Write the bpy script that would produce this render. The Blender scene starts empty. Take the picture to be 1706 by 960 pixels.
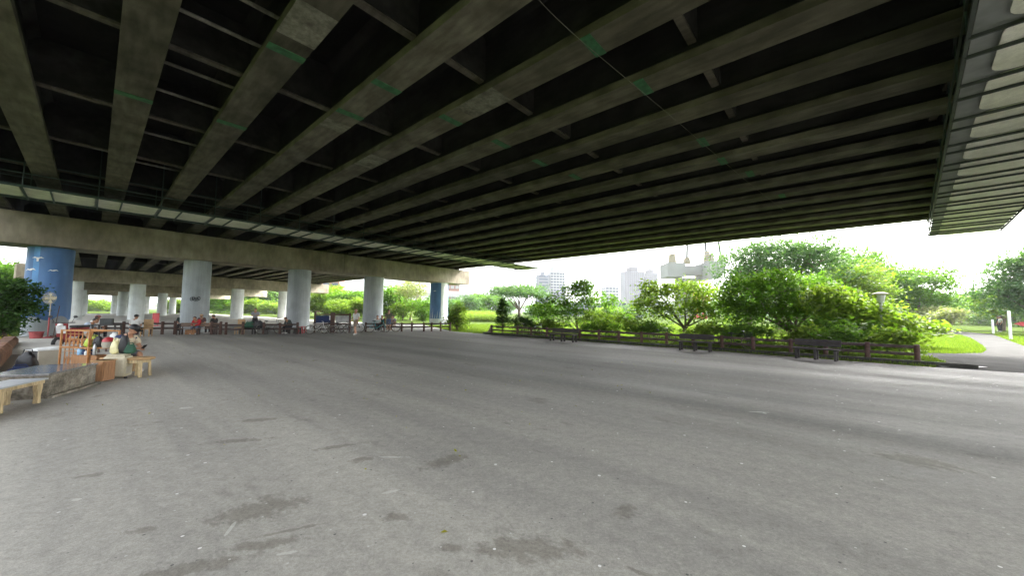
import bpy, bmesh, math, random
import numpy as np
from mathutils import Vector, Matrix
rnd = random.Random(7)
S = bpy.context.scene
C = S.collection
PI = math.pi

# ------------------------------------------------------------ camera
F = 616.0; PITCH = math.atan(40/F); ROLL = math.radians(.6); EYE = 1.6
fw = Vector((0, math.cos(PITCH), math.sin(PITCH))); u0 = Vector((0, -math.sin(PITCH), math.cos(PITCH))); r0 = Vector((1, 0, 0))
RV = r0*math.cos(ROLL)+u0*math.sin(ROLL); UV = u0*math.cos(ROLL)-r0*math.sin(ROLL)
cd = bpy.data.cameras.new('camera'); cam = bpy.data.objects.new('camera', cd); C.objects.link(cam)
cd.sensor_width = 36; cd.lens = 13.0; cd.clip_start = .05; cd.clip_end = 6000
cam.matrix_world = Matrix(((RV.x, UV.x, -fw.x, 0), (RV.y, UV.y, -fw.y, 0), (RV.z, UV.z, -fw.z, EYE), (0, 0, 0, 1)))
S.camera = cam
# ------------------------------------------------------------ light
SUN_EL = 39; SUN_AZ = 50          # azimuth clockwise from +Y (view direction)
w = bpy.data.worlds.new('World'); S.world = w; w.use_nodes = True
nt = w.node_tree; nt.nodes.clear()
out = nt.nodes.new('ShaderNodeOutputWorld'); bg = nt.nodes.new('ShaderNodeBackground')
sk = nt.nodes.new('ShaderNodeTexSky'); sk.sky_type = 'NISHITA'; sk.sun_disc = False
sk.sun_elevation = math.radians(SUN_EL); sk.sun_rotation = math.radians(SUN_AZ)
sk.dust_density = 6; sk.air_density = 1.2; sk.ozone_density = 1
hsv = nt.nodes.new('ShaderNodeHueSaturation'); hsv.inputs['Saturation'].default_value = .2
nt.links.new(sk.outputs[0], hsv.inputs['Color']); nt.links.new(hsv.outputs[0], bg.inputs['Color'])
nt.links.new(bg.outputs[0], out.inputs['Surface']); bg.inputs['Strength'].default_value = .15
sd = bpy.data.lights.new('sun', 'SUN'); sd.energy = 1.9; sd.angle = math.radians(6); sd.color = (1, .96, .88)
sun = bpy.data.objects.new('sun', sd); C.objects.link(sun)
el, az = math.radians(SUN_EL), math.radians(SUN_AZ)
sv = Vector((math.sin(az)*math.cos(el), math.cos(az)*math.cos(el), math.sin(el)))
sun.rotation_euler = sv.to_track_quat('Z', 'Y').to_euler()
S.view_settings.view_transform = 'Standard'; S.view_settings.look = 'None'
S.view_settings.exposure = 3.08; S.view_settings.gamma = 1; S.view_settings.use_curve_mapping = False
S.render.engine = 'CYCLES'
S.cycles.max_bounces = 8; S.cycles.diffuse_bounces = 5; S.cycles.transparent_max_bounces = 8

# ------------------------------------------------------------ helpers
def at(x, y, z=0.0):
    """photo pixel to the point of the plane z"""
    r = RV*((x-853)/F)+UV*((480-y)/F)+fw
    t = (z-EYE)/r.z
    return Vector((r.x*t, r.y*t, z))
def dep(x, y, d):
    r = RV*((x-853)/F)+UV*((480-y)/F)+fw
    return Vector((0, 0, EYE))+r*d
UD = Vector((.6626, .749, 0)); SD = Vector((-.749, .6626, 0)); BROT = math.atan2(.749, .6626)
def US(u, s, z=0.0):
    v = UD*u+SD*s; v.z = z; return v
def rot2(x, y, a): return (x*math.cos(a)-y*math.sin(a), x*math.sin(a)+y*math.cos(a))

class MB:
    def __init__(s): s.v = []; s.f = []; s.m = []
    def add(s, vs, fs, mi=0):
        b = len(s.v); s.v += [tuple(p) for p in vs]
        for f in fs: s.f.append([b+i for i in f]); s.m.append(mi)
        return s
    def box(s, c, d, rz=0, mi=0, rx=0, ry=0):
        hx, hy, hz = d[0]/2, d[1]/2, d[2]/2
        M = Matrix.Rotation(rz, 3, 'Z') @ Matrix.Rotation(ry, 3, 'Y') @ Matrix.Rotation(rx, 3, 'X')
        vs = [Vector(c)+M @ Vector((x*hx, y*hy, z*hz)) for z in (-1, 1) for x, y in ((-1, -1), (1, -1), (1, 1), (-1, 1))]
        return s.add(vs, [(3, 2, 1, 0), (4, 5, 6, 7), (0, 1, 5, 4), (1, 2, 6, 5), (2, 3, 7, 6), (3, 0, 4, 7)], mi)
    def beam(s, a, b, w_, h, mi=0, up=Vector((0, 0, 1))):
        a, b = Vector(a), Vector(b); d = (b-a).normalized()
        x = d.cross(up); x = x.normalized() if x.length > 1e-4 else Vector((1, 0, 0)); y = x.cross(d)
        vs = [p+x*(i*w_/2)+y*(j*h/2) for p in (a, b) for i, j in ((-1, -1), (1, -1), (1, 1), (-1, 1))]
        return s.add(vs, [(0, 1, 2, 3), (7, 6, 5, 4), (4, 5, 1, 0), (5, 6, 2, 1), (6, 7, 3, 2), (7, 4, 0, 3)], mi)
    def tube(s, a, b, ra, rb=None, n=8, mi=0):
        return s.path([a, b], [ra, ra if rb is None else rb], n, mi)
    def path(s, pts, rs, n=6, mi=0, closed=False):
        pts = [Vector(p) for p in pts]; k = len(pts)
        if not hasattr(rs, '__len__'): rs = [rs]*k
        vs = []; ref = None
        for i, p in enumerate(pts):
            if closed: t = pts[(i+1) % k]-pts[i-1]
            else: t = pts[min(i+1, k-1)]-pts[max(i-1, 0)]
            t.normalize()
            if ref is None: ref = Vector((0, 0, 1)) if abs(t.z) < .9 else Vector((1, 0, 0))
            x = (ref-t*ref.dot(t)).normalized(); y = t.cross(x); ref = x
            for j in range(n):
                a = 2*PI*j/n; vs.append(p+(x*math.cos(a)+y*math.sin(a))*rs[i])
        fs = []
        for i in range(k if closed else k-1):
            i2 = (i+1) % k
            for j in range(n): fs.append((i*n+j, i*n+(j+1) % n, i2*n+(j+1) % n, i2*n+j))
        if not closed: fs.append(tuple(range(n-1, -1, -1))); fs.append(tuple((k-1)*n+j for j in range(n)))
        return s.add(vs, fs, mi)
    def lathe(s, prof, c=(0, 0, 0), n=24, mi=0, a0=0, a1=2*PI):
        full = abs(a1-a0-2*PI) < 1e-6; m = n if full else n+1; vs = []
        for r, z in prof:
            for j in range(m):
                a = a0+(a1-a0)*j/n; vs.append((c[0]+r*math.cos(a), c[1]+r*math.sin(a), c[2]+z))
        fs = []
        for i in range(len(prof)-1):
            for j in range(n):
                j2 = (j+1) % m; fs.append((i*m+j, i*m+j2, (i+1)*m+j2, (i+1)*m+j))
        if full: fs.append(tuple(range(m-1, -1, -1))); fs.append(tuple((len(prof)-1)*m+j for j in range(m)))
        return s.add(vs, fs, mi)
    def ell(s, c, r, n=12, mi=0, k=7, rz=0, ry=0):
        if not hasattr(r, '__len__'): r = (r, r, r)
        M = Matrix.Rotation(rz, 3, 'Z') @ Matrix.Rotation(ry, 3, 'Y')
        vs = []; c = Vector(c)
        for i in range(1, k):
            t = PI*i/k
            for j in range(n):
                a = 2*PI*j/n; vs.append(c+M @ Vector((r[0]*math.sin(t)*math.cos(a), r[1]*math.sin(t)*math.sin(a), r[2]*math.cos(t))))
        top = len(vs); vs.append(c+M @ Vector((0, 0, r[2]))); vs.append(c-M @ Vector((0, 0, r[2])))
        fs = []
        for i in range(k-2):
            for j in range(n): fs.append((i*n+j, (i+1)*n+j, (i+1)*n+(j+1) % n, i*n+(j+1) % n))
        for j in range(n): fs.append((top, j, (j+1) % n)); fs.append((top+1, (k-2)*n+(j+1) % n, (k-2)*n+j))
        return s.add(vs, fs, mi)
    def prism(s, poly, z0, z1, mi=0):
        n = len(poly); vs = [(p[0], p[1], z0) for p in poly]+[(p[0], p[1], z1) for p in poly]
        return s.add(vs, [tuple(range(n-1, -1, -1)), tuple(range(n, 2*n))]+[(i, (i+1) % n, n+(i+1) % n, n+i) for i in range(n)], mi)
    def extr(s, prof, y0, y1, mi=0, mis=None):
        """profile in x,z swept along y"""
        n = len(prof); vs = [(p[0], y0, p[1]) for p in prof]+[(p[0], y1, p[1]) for p in prof]
        s.add(vs, [tuple(range(n)), tuple(range(2*n-1, n-1, -1))], mi)
        b = len(s.v)-2*n
        for i in range(n):
            s.f.append([b+i, b+n+i, b+n+(i+1) % n, b+(i+1) % n]); s.m.append(mis[i] if mis else mi)
        return s

def ob(name, mb, mats, parent=None, smooth=False, bevel=0, loc=None, rz=0):
    me = bpy.data.meshes.new(name); me.from_pydata(mb.v, [], mb.f)
    if not isinstance(mats, (list, tuple)): mats = [mats]
    for m in mats: me.materials.append(m)
    me.polygons.foreach_set('material_index', [min(i, len(mats)-1) for i in mb.m])
    if smooth: me.polygons.foreach_set('use_smooth', [True]*len(me.polygons))
    me.update()
    o = bpy.data.objects.new(name, me); C.objects.link(o)
    if parent: o.parent = parent
    if loc is not None: o.location = loc
    o.rotation_euler.z = rz
    if bevel:
        b = o.modifiers.new('bevel', 'BEVEL'); b.width = bevel; b.segments = 2; b.limit_method = 'ANGLE'; b.angle_limit = math.radians(40)
    if smooth:
        try: me.set_sharp_from_angle(angle=math.radians(45))
        except Exception: pass
    return o
def tag(o, label=None, cat=None, group=None, kind=None):
    if label: o['label'] = label
    if cat: o['category'] = cat
    if group: o['group'] = group
    if kind: o['kind'] = kind
    return o
def thing(name, label, cat, loc=(0, 0, 0), rz=0, group=None):
    o = bpy.data.objects.new(name, None); C.objects.link(o); o.empty_display_size = .3
    o.location = loc; o.rotation_euler = (0, 0, rz); return tag(o, label, cat, group)
def dup(r, loc, rz, label=None, sc=None):
    def cp(o, par):
        c = o.copy(); C.objects.link(c); c.parent = par
        for ch in [x for x in list(C.objects) if x.parent == o]: cp(ch, c)
        return c
    n = cp(r, None); n.location = loc; n.rotation_euler = (0, 0, rz)
    if sc: n.scale = sc if hasattr(sc, '__len__') else (sc, sc, sc)
    if label: n['label'] = label
    return n

# ------------------------------------------------------------ materials
def mat(name, col, rough=.8, var=.25, scale=4.0, bump=0.0, bscale=30.0, metal=0.0, col2=None, stretch=None, spec=None, obj=True, detail=6):
    m = bpy.data.materials.new(name); m.use_nodes = True; n = m.node_tree.nodes; l = m.node_tree.links
    b = n['Principled BSDF']; b.inputs['Roughness'].default_value = rough; b.inputs['Metallic'].default_value = metal
    if spec is not None: b.inputs['Specular IOR Level'].default_value = spec
    tc = n.new('ShaderNodeTexCoord'); mp = n.new('ShaderNodeMapping'); l.new(tc.outputs['Object'], mp.inputs[0])
    if stretch: mp.inputs['Scale'].default_value = stretch
    no = n.new('ShaderNodeTexNoise'); no.inputs['Scale'].default_value = scale; no.inputs['Detail'].default_value = detail
    l.new(mp.outputs[0], no.inputs['Vector'])
    cr = n.new('ShaderNodeValToRGB'); l.new(no.outputs[0], cr.inputs[0])
    cr.color_ramp.elements[0].position = .3; cr.color_ramp.elements[1].position = .7
    c2 = col2 or tuple(min(1, c*(1+var)) for c in col); c1 = tuple(c*(1-var) for c in col) if not col2 else col
    cr.color_ramp.elements[0].color = (*c1, 1); cr.color_ramp.elements[1].color = (*c2, 1)
    l.new(cr.outputs[0], b.inputs['Base Color'])
    if bump:
        n2 = n.new('ShaderNodeTexNoise'); n2.inputs['Scale'].default_value = bscale; n2.inputs['Detail'].default_value = 4
        l.new(mp.outputs[0], n2.inputs['Vector'])
        bp = n.new('ShaderNodeBump'); bp.inputs['Strength'].default_value = bump; bp.inputs['Distance'].default_value = .02
        l.new(n2.outputs[0], bp.inputs['Height']); l.new(bp.outputs[0], b.inputs['Normal'])
    return m
def leafmat(name, c1, c2, trans=.45, hue=None):
    m = bpy.data.materials.new(name); m.use_nodes = True; n = m.node_tree.nodes; l = m.node_tree.links
    b = n['Principled BSDF']; b.inputs['Roughness'].default_value = .6; b.inputs['Specular IOR Level'].default_value = .18
    g = n.new('ShaderNodeNewGeometry'); cr = n.new('ShaderNodeValToRGB')
    cr.color_ramp.elements[0].color = (*c1, 1); cr.color_ramp.elements[1].color = (*c2, 1)
    l.new(g.outputs['Random Per Island'], cr.inputs[0]); l.new(cr.outputs[0], b.inputs['Base Color'])
    t = n.new('ShaderNodeBsdfTranslucent'); mx = n.new('ShaderNodeMixShader'); mx.inputs[0].default_value = trans
    br = n.new('ShaderNodeMixRGB'); br.blend_type = 'MULTIPLY'; br.inputs[0].default_value = 1; br.inputs[2].default_value = (1.5, 1.7, .6, 1)
    l.new(cr.outputs[0], br.inputs[1]); l.new(br.outputs[0], t.inputs[0])
    l.new(b.outputs[0], mx.inputs[1]); l.new(t.outputs[0], mx.inputs[2]); l.new(mx.outputs[0], n['Material Output'].inputs[0])
    return m
M = {}
def stained(name, base, dark, warm, vs=2.0, streak=(1, 1, 1), soft=1.0):
    """old concrete: blotches, long stains and fine grain"""
    m = bpy.data.materials.new(name); m.use_nodes = True; n = m.node_tree.nodes; l = m.node_tree.links
    b = n['Principled BSDF']; b.inputs['Roughness'].default_value = .88; b.inputs['Specular IOR Level'].default_value = .25
    tc = n.new('ShaderNodeTexCoord'); mp = n.new('ShaderNodeMapping'); mp.inputs['Scale'].default_value = streak; l.new(tc.outputs['Object'], mp.inputs[0])
    def noise(sc, det, src):
        q = n.new('ShaderNodeTexNoise'); q.inputs['Scale'].default_value = sc; q.inputs['Detail'].default_value = det; l.new(src, q.inputs['Vector']); return q.outputs[0]
    def ramp(src, p0, p1, c0, c1):
        r = n.new('ShaderNodeValToRGB'); r.color_ramp.elements[0].position = p0; r.color_ramp.elements[1].position = p1
        r.color_ramp.elements[0].color = (*c0, 1); r.color_ramp.elements[1].color = (*c1, 1); l.new(src, r.inputs[0]); return r.outputs[0]
    def mul(a, c, f=1):
        x = n.new('ShaderNodeMixRGB'); x.blend_type = 'MULTIPLY'; x.inputs[0].default_value = f; l.new(a, x.inputs[1]); l.new(c, x.inputs[2]); return x.outputs[0]
    c = ramp(noise(.35*vs, 6, mp.outputs[0]), .35, .65, dark, base)
    c = mul(c, ramp(noise(1.3*vs, 8, tc.outputs['Object']), .34, .6, (.58, .57, .54), (1.05, 1.05, 1.04)), soft); c = mul(c, ramp(noise(5*vs, 9, mp.outputs[0]), .38, .62, (.74, .73, .70), (1.08, 1.07, 1.06)), soft)
    c = mul(c, ramp(noise(.12*vs, 3, tc.outputs['Object']), .4, .6, warm, (1, 1, 1)))
    g = noise(40, 3, tc.outputs['Object']); c = mul(c, ramp(g, .2, .8, (.88, .88, .88), (1.1, 1.1, 1.1)))
    l.new(c, b.inputs['Base Color'])
    bp = n.new('ShaderNodeBump'); bp.inputs['Strength'].default_value = .25; bp.inputs['Distance'].default_value = .01; l.new(g, bp.inputs['Height']); l.new(bp.outputs[0], b.inputs['Normal'])
    return m
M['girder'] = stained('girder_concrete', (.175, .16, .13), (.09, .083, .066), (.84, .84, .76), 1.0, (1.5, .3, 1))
M['web'] = stained('shaded_web_concrete', (.045, .045, .04), (.028, .028, .025), (.8, .8, .8), 1.0, (1, .3, 1))  # girder concrete darkened: the shade between the girders is put into the colour
M['slab'] = stained('shaded_slab', (.022, .022, .02), (.014, .014, .013), (.8, .8, .85), .6)  # slab colour darkened to carry the shade above the girders
M['cap'] = stained('cap_concrete', (.42, .375, .30), (.25, .22, .175), (.85, .82, .75), .9, (1, 1, .35), .55)
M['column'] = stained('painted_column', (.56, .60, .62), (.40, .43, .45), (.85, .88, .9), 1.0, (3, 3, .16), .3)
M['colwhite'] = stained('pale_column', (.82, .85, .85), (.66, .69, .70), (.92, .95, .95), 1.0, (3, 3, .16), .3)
M['blue'] = mat('blue_mural', (.075, .175, .38), .55, .25, 1.2, .3, 6, stretch=(1.5, 1.5, .5))
M['bluelight'] = mat('blue_mural_pale', (.10, .27, .55), .55, .2, 1.5, .3, 6)
M['white'] = mat('white_paint', (.75, .76, .75), .6, .08, 8)
M['patch'] = stained('repair_mortar', (.27, .26, .23), (.18, .175, .15), (.85, .85, .8), 2)
M['greenband'] = mat('green_band', (.03, .12, .05), .8, .35, 8)
M['greensteel'] = mat('green_steel', (.03, .055, .045), .6, .3, 8)
M['darksteel'] = mat('dark_steel', (.03, .035, .035), .6, .3, 8)
M['backing'] = mat('catwalk_backing', (.22, .23, .22), .8, .25, 2)
M['panel'] = stained('catwalk_panel', (.86, .85, .76), (.66, .66, .57), (.88, .9, .82), 1.6, (1, 1, 1), .3)
M['post'] = mat('brown_timber_concrete', (.085, .045, .034), .75, .3, 6, .4, 40, stretch=(1, 1, 4))
M['postdark'] = mat('dark_brown_rail', (.055, .036, .03), .75, .3, 6, .4, 40)
M['kerb'] = stained('dark_kerb', (.10, .10, .09), (.06, .06, .055), (.8, .8, .8), 2)
M['bench'] = mat('bench_slats', (.16, .10, .065), .7, .3, 5, .3, 30, stretch=(1, 8, 8))
M['benchdark'] = mat('bench_dark', (.035, .03, .028), .7, .3, 5, .3, 30)
M['metal'] = mat('galvanised', (.45, .46, .47), .4, .15, 10, metal=.7)
M['black'] = mat('black_plastic', (.015, .015, .017), .5, .3, 10)
M['rubber'] = mat('tyre_rubber', (.02, .02, .02), .8, .3, 10)
M['red'] = mat('red_plastic', (.45, .035, .04), .4, .15, 6)
M['tan'] = mat('tan_wood', (.45, .29, .14), .65, .32, 6, .15, 20, stretch=(1, 1, 6))
M['palewood'] = mat('pale_wood', (.50, .39, .22), .7, .32, 7, .35, 20, stretch=(6, 6, 1))
M['rattan'] = mat('rattan', (.42, .19, .06), .5, .3, 10, .2, 40)
M['cabinet'] = mat('cabinet_wood', (.32, .16, .07), .6, .35, 4, .1, 20, stretch=(8, 8, 1))
M['cream'] = stained('cream_plastic', (.62, .58, .47), (.54, .50, .39), (.9, .88, .8), 3, (1, 1, 1), .15)
M['creamdk'] = mat('dark_cream_trim', (.40, .37, .30), .6, .1, 5)  # darker cream for ridges, rims and legs
M['greytop'] = mat('grey_laminate', (.42, .44, .46), .3, .1, 3)
M['granite'] = mat('polished_granite', (.22, .22, .22), .12, .35, 25, spec=.6)
M['rough'] = stained('rough_stone', (.40, .38, .33), (.17, .165, .145), (.85, .8, .75), 5)
M['log'] = stained('brown_log_wall', (.30, .17, .11), (.17, .10, .07), (.9, .8, .8), 3)
M['yellow'] = mat('neon_yellow', (.42, .55, .05), .5, .1, 5)
M['plasticbag'] = mat('pale_yellow_bag', (.75, .70, .38), .35, .15, 10, .6, 12)
M['bottle'] = mat('blue_jug', (.25, .45, .65), .15, .1, 5)
M['bluecloth'] = mat('navy_cloth', (.02, .035, .10), .9, .3, 10, .3, 20)
M['greenbag'] = mat('green_bag', (.03, .10, .06), .8, .3, 6, .5, 10)
M['bark'] = mat('bark', (.12, .09, .065), .9, .35, 5, .6, 25, stretch=(3, 3, .6))
M['barkpale'] = mat('pale_bark', (.34, .30, .24), .9, .3, 5, .5, 25)
M['skin'] = mat('skin', (.42, .22, .13), .55, .1, 8)
M['hair'] = mat('black_hair', (.012, .01, .01), .6, .3, 40)
M['lip'] = mat('lips', (.25, .08, .06), .5, .1, 8)
M['dullred'] = mat('dull_red', (.30, .06, .06), .6, .2, 6)
M['shoe'] = mat('white_shoe', (.6, .6, .58), .6, .1, 8)
def cloth(nm, c): M[nm] = mat(nm, c, .9, .12, 6, .3, 25); return M[nm]

# ------------------------------------------------------------ ground materials
def ground_mat():
    m = bpy.data.materials.new('plaza_paving'); m.use_nodes = True; n = m.node_tree.nodes; l = m.node_tree.links
    b = n['Principled BSDF']; b.inputs['Specular IOR Level'].default_value = .22
    tc = n.new('ShaderNodeTexCoord'); P = tc.outputs['Object']
    rt = n.new('ShaderNodeVectorRotate'); rt.rotation_type = 'Z_AXIS'; rt.inputs['Angle'].default_value = -BROT; l.new(P, rt.inputs['Vector']); R_ = rt.outputs[0]
    def noise(sc, det, src, rough=.5):
        q = n.new('ShaderNodeTexNoise'); q.inputs['Scale'].default_value = sc; q.inputs['Detail'].default_value = det; q.inputs['Roughness'].default_value = rough; l.new(src, q.inputs['Vector']); return q.outputs[0]
    def scale(src, v):
        q = n.new('ShaderNodeMapping'); q.inputs['Scale'].default_value = v; l.new(src, q.inputs[0]); return q.outputs[0]
    def ramp(src, p0, p1, c0, c1, mid=None):
        r = n.new('ShaderNodeValToRGB'); r.color_ramp.elements[0].position = p0; r.color_ramp.elements[1].position = p1
        r.color_ramp.elements[0].color = (*c0, 1); r.color_ramp.elements[1].color = (*c1, 1); l.new(src, r.inputs[0]); return r.outputs[0]
    def mix(a, c, f, mode='MULTIPLY'):
        x = n.new('ShaderNodeMixRGB'); x.blend_type = mode
        if isinstance(f, (int, float)): x.inputs[0].default_value = f
        else: l.new(f, x.inputs[0])
        if isinstance(a, tuple): x.inputs[1].default_value = (*a, 1)
        else: l.new(a, x.inputs[1])
        if isinstance(c, tuple): x.inputs[2].default_value = (*c, 1)
        else: l.new(c, x.inputs[2])
        return x.outputs[0]
    def mth(op, a, c=None):
        x = n.new('ShaderNodeMath'); x.operation = op
        for i, q in enumerate((a, c)):
            if q is None: continue
            if isinstance(q, (int, float)): x.inputs[i].default_value = q
            else: l.new(q, x.inputs[i])
        return x.outputs[0]
    c = ramp(noise(.25, 5, P), .3, .7, (.41, .393, .355), (.49, .47, .425))
    c = mix(c, ramp(noise(1.0, 7, scale(R_, (.9, .06, 1)), .62), .33, .66, (.74, .74, .76), (1.1, 1.1, 1.09)), .85)   # worn streaks along the bridge
    c = mix(c, ramp(noise(9, 9, P, .7), .3, .7, (.78, .78, .77), (1.14, 1.14, 1.13)), .9); c = mix(c, ramp(noise(38, 6, P, .75), .36, .64, (.76, .76, .75), (1.16, 1.16, 1.15)), .8)
    c = mix(c, ramp(noise(160, 2, P), .3, .7, (.78, .78, .78), (1.16, 1.16, 1.15)), .8)
    # fall-off of light put into the paving colour: darker away from the benches
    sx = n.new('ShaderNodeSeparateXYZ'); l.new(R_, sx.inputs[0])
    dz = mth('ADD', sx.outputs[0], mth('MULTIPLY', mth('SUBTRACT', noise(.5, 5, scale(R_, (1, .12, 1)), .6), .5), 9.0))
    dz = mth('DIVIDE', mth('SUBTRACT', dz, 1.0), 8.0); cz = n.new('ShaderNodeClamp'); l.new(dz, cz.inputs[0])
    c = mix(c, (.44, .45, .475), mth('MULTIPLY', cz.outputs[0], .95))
    # random blotchy stains: thresholded noise
    st = noise(1.1, 4, scale(R_, (1.4, .7, 1)), .6); c = mix(c, ramp(st, .62, .72, (1, 1, 1), (.66, .65, .63)), .8); st2 = noise(3.4, 5, scale(R_, (1.2, .5, 1)), .6); c = mix(c, ramp(st2, .66, .74, (1, 1, 1), (.7, .7, .68)), .8)
    # spill stains at their places
    dn = noise(9, 8, scale(R_, (1.3, .7, 1)), .72)
    spills = [(430, 850, .30, .17, .5), (440, 907, .20, .055, .3), (603, 766, .13, .06, .4), (745, 768, .25, .12, .8), (880, 915, .33, .12, .0), (290, 955, .35, .07, .4),
              (1525, 768, .35, .2, -.6), (395, 735, .3, .06, .3), (237, 884, .1, .04, .3), (1040, 855, .16, .07, .8), (430, 700, .2, .08, .3), (150, 793, .12, .04, .3), (755, 913, .09, .04, 0), (660, 862, .12, .05, 0), (560, 745, .2, .05, .5), (1075, 958, .08, .02, -.6), (480, 885, .25, .018, .45)]
    mask = None
    for x, y, a, b_, ang in spills:
        q = at(x, y)
        mp = n.new('ShaderNodeMapping'); mp.vector_type = 'TEXTURE'; mp.inputs['Location'].default_value = q; mp.inputs['Rotation'].default_value = (0, 0, ang); mp.inputs['Scale'].default_value = (a, b_, 1)
        l.new(P, mp.inputs[0]); ln = n.new('ShaderNodeVectorMath'); ln.operation = 'LENGTH'; l.new(mp.outputs[0], ln.inputs[0])
        v = mth('ADD', ln.outputs['Value'], mth('MULTIPLY', mth('SUBTRACT', dn, .5), 4.2))
        v = mth('SUBTRACT', 1.25, v); v = mth('MULTIPLY', v, 1.8); x_ = n.new('ShaderNodeClamp'); l.new(v, x_.inputs[0]); v = x_.outputs[0]
        mask = v if mask is None else mth('MAXIMUM', mask, v)
    c = mix(c, (.52, .50, .46), mth('MULTIPLY', mask, .62))
    mask = None
    for x, y, a, b_, ang in ((385, 880, .012, .09, .3), (655, 762, .14, .018, 0), (1265, 687, .16, .02, -.15), (1274, 689, .03, .03, 0), (480, 922, .06, .02, .3), (310, 680, .1, .06, .4), (650, 820, .10, .02, .5), (128, 833, .03, .02, 0)):
        mp = n.new('ShaderNodeMapping'); mp.vector_type = 'TEXTURE'; mp.inputs['Location'].default_value = at(x, y); mp.inputs['Rotation'].default_value = (0, 0, ang); mp.inputs['Scale'].default_value = (a, b_, 1)
        l.new(P, mp.inputs[0]); ln = n.new('ShaderNodeVectorMath'); ln.operation = 'LENGTH'; l.new(mp.outputs[0], ln.inputs[0])
        v = mth('ADD', ln.outputs['Value'], mth('MULTIPLY', mth('SUBTRACT', dn, .5), 3.0)); v = mth('LESS_THAN', v, 1.0)
        mask = v if mask is None else mth('MAXIMUM', mask, v)
    c = mix(c, (.66, .66, .6), mth('MULTIPLY', mask, .45), 'MIX')
    vc = n.new('ShaderNodeTexVoronoi'); vc.feature = 'DISTANCE_TO_EDGE'; vc.inputs['Scale'].default_value = .28
    wv = n.new('ShaderNodeMixRGB'); wv.blend_type = 'ADD'; wv.inputs[0].default_value = .35; l.new(P, wv.inputs[1]); nc = n.new('ShaderNodeTexNoise'); nc.inputs['Scale'].default_value = 1.4; nc.inputs['Detail'].default_value = 8; l.new(P, nc.inputs['Vector']); l.new(nc.outputs['Color'], wv.inputs[2]); l.new(wv.outputs[0], vc.inputs['Vector'])
    ck = mth('MULTIPLY', mth('LESS_THAN', vc.outputs['Distance'], .0016), ramp(noise(.6, 2, P), .5, .56, (0, 0, 0), (1, 1, 1)))
    c = mix(c, (.6, .59, .57), mth('MULTIPLY', ck, .18))
    # dried gum and paint flecks
    for sc, th, cc in ((.95, .0105, (.85, .85, .82)), (.62, .0095, (.8, .8, .78)), (1.9, .014, (.6, .6, .56)), (1.3, .012, (.08, .08, .075)), (2.6, .018, (.15, .15, .14))):
        vo = n.new('ShaderNodeTexVoronoi'); vo.voronoi_dimensions = '2D'; vo.inputs['Scale'].default_value = sc; l.new(P, vo.inputs['Vector'])
        d = mth('LESS_THAN', vo.outputs['Distance'], th)
        dm = n.new('ShaderNodeClamp'); l.new(mth('MULTIPLY', mth('ADD', sx.outputs[0], 1.5 if cc[0] > .3 else 20), .5), dm.inputs[0])
        c = mix(c, cc, mth('MULTIPLY', mth('MULTIPLY', d, .8), dm.outputs[0]), 'MIX')
    # pale scuffs
    sc_ = noise(2.3, 6, scale(R_, (1, .35, 1)), .7); c = mix(c, (.42, .42, .39), mth('MULTIPLY', ramp(sc_, .68, .76, (0, 0, 0), (1, 1, 1)), .5), 'MIX')
    l.new(c, b.inputs['Base Color'])
    rr = ramp(noise(.8, 5, scale(R_, (1, .1, 1))), .3, .7, (.55, .55, .55), (.85, .85, .85)); l.new(rr, b.inputs['Roughness'])
    bp = n.new('ShaderNodeBump'); bp.inputs['Strength'].default_value = .35; bp.inputs['Distance'].default_value = .006
    l.new(noise(90, 4, P), bp.inputs['Height']); l.new(bp.outputs[0], b.inputs['Normal'])
    return m
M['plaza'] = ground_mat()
M['path'] = mat('path_asphalt', (.055, .055, .053), .9, .2, .8, .4, 60, detail=9, spec=.03)
M['pale'] = mat('pale_concrete_floor', (.46, .45, .41), .9, .15, .8, .2, 40, detail=8, spec=.05)
M['lawn'] = mat('lawn', (.055, .080, .022), .95, .3, .6, .8, 30, detail=8, spec=0.0)
M['soil'] = mat('soil_grass', (.06, .075, .025), .95, .4, 1.2, .8, 30, detail=8)
M['grass'] = leafmat('grass_blades', (.06, .10, .018), (.12, .16, .035), .5)
M['reed'] = leafmat('reeds', (.10, .16, .04), (.20, .25, .07), .5)
M['leafA'] = leafmat('leaf_mid', (.055, .125, .018), (.12, .22, .03), .45)
M['leafB'] = leafmat('leaf_dark', (.025, .065, .018), (.065, .125, .03), .35)
M['leafC'] = leafmat('leaf_yellow_green', (.10, .17, .025), (.18, .245, .045), .5)
M['leafD'] = leafmat('leaf_blue_green', (.045, .10, .04), (.09, .16, .06), .4)
M['leafE'] = leafmat('leaf_pale_flower', (.14, .18, .07), (.30, .30, .18), .4)
M['yellowleaf'] = leafmat('yellow_groundcover', (.22, .22, .03), (.42, .36, .06), .4)

# ------------------------------------------------------------ ground
def sheet(name, poly, z, m, kind='structure'):
    mb = MB().add([(p[0], p[1], z) for p in poly], [tuple(range(len(poly)))])
    o = ob(name, mb, m); tag(o, kind=kind); return o
def ccw(poly):
    a = sum(poly[i][0]*poly[(i+1) % len(poly)][1]-poly[(i+1) % len(poly)][0]*poly[i][1] for i in range(len(poly)))
    return poly if a > 0 else poly[::-1]
sheet('ground', [(-2500, -300), (2500, -300), (2500, 3500), (-2500, 3500)], -.02, M['lawn'])
xy = lambda v: (v.x, v.y)
FA, FB = xy(at(812, 557)), xy(at(1558, 612.5))         # right fence kerb line
LB = xy(at(755, 552.5))
plaza = [xy(US(-2.6, -40)), xy(US(30, -40)), (23, -4), xy(at(1760, 640)), xy(at(1706, 622)), FB, FA, LB, xy(at(700, 540)), xy(US(27, 44)), xy(US(-2.6, 44))]
sheet('plaza', ccw(plaza), 0, M['plaza'])
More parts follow.
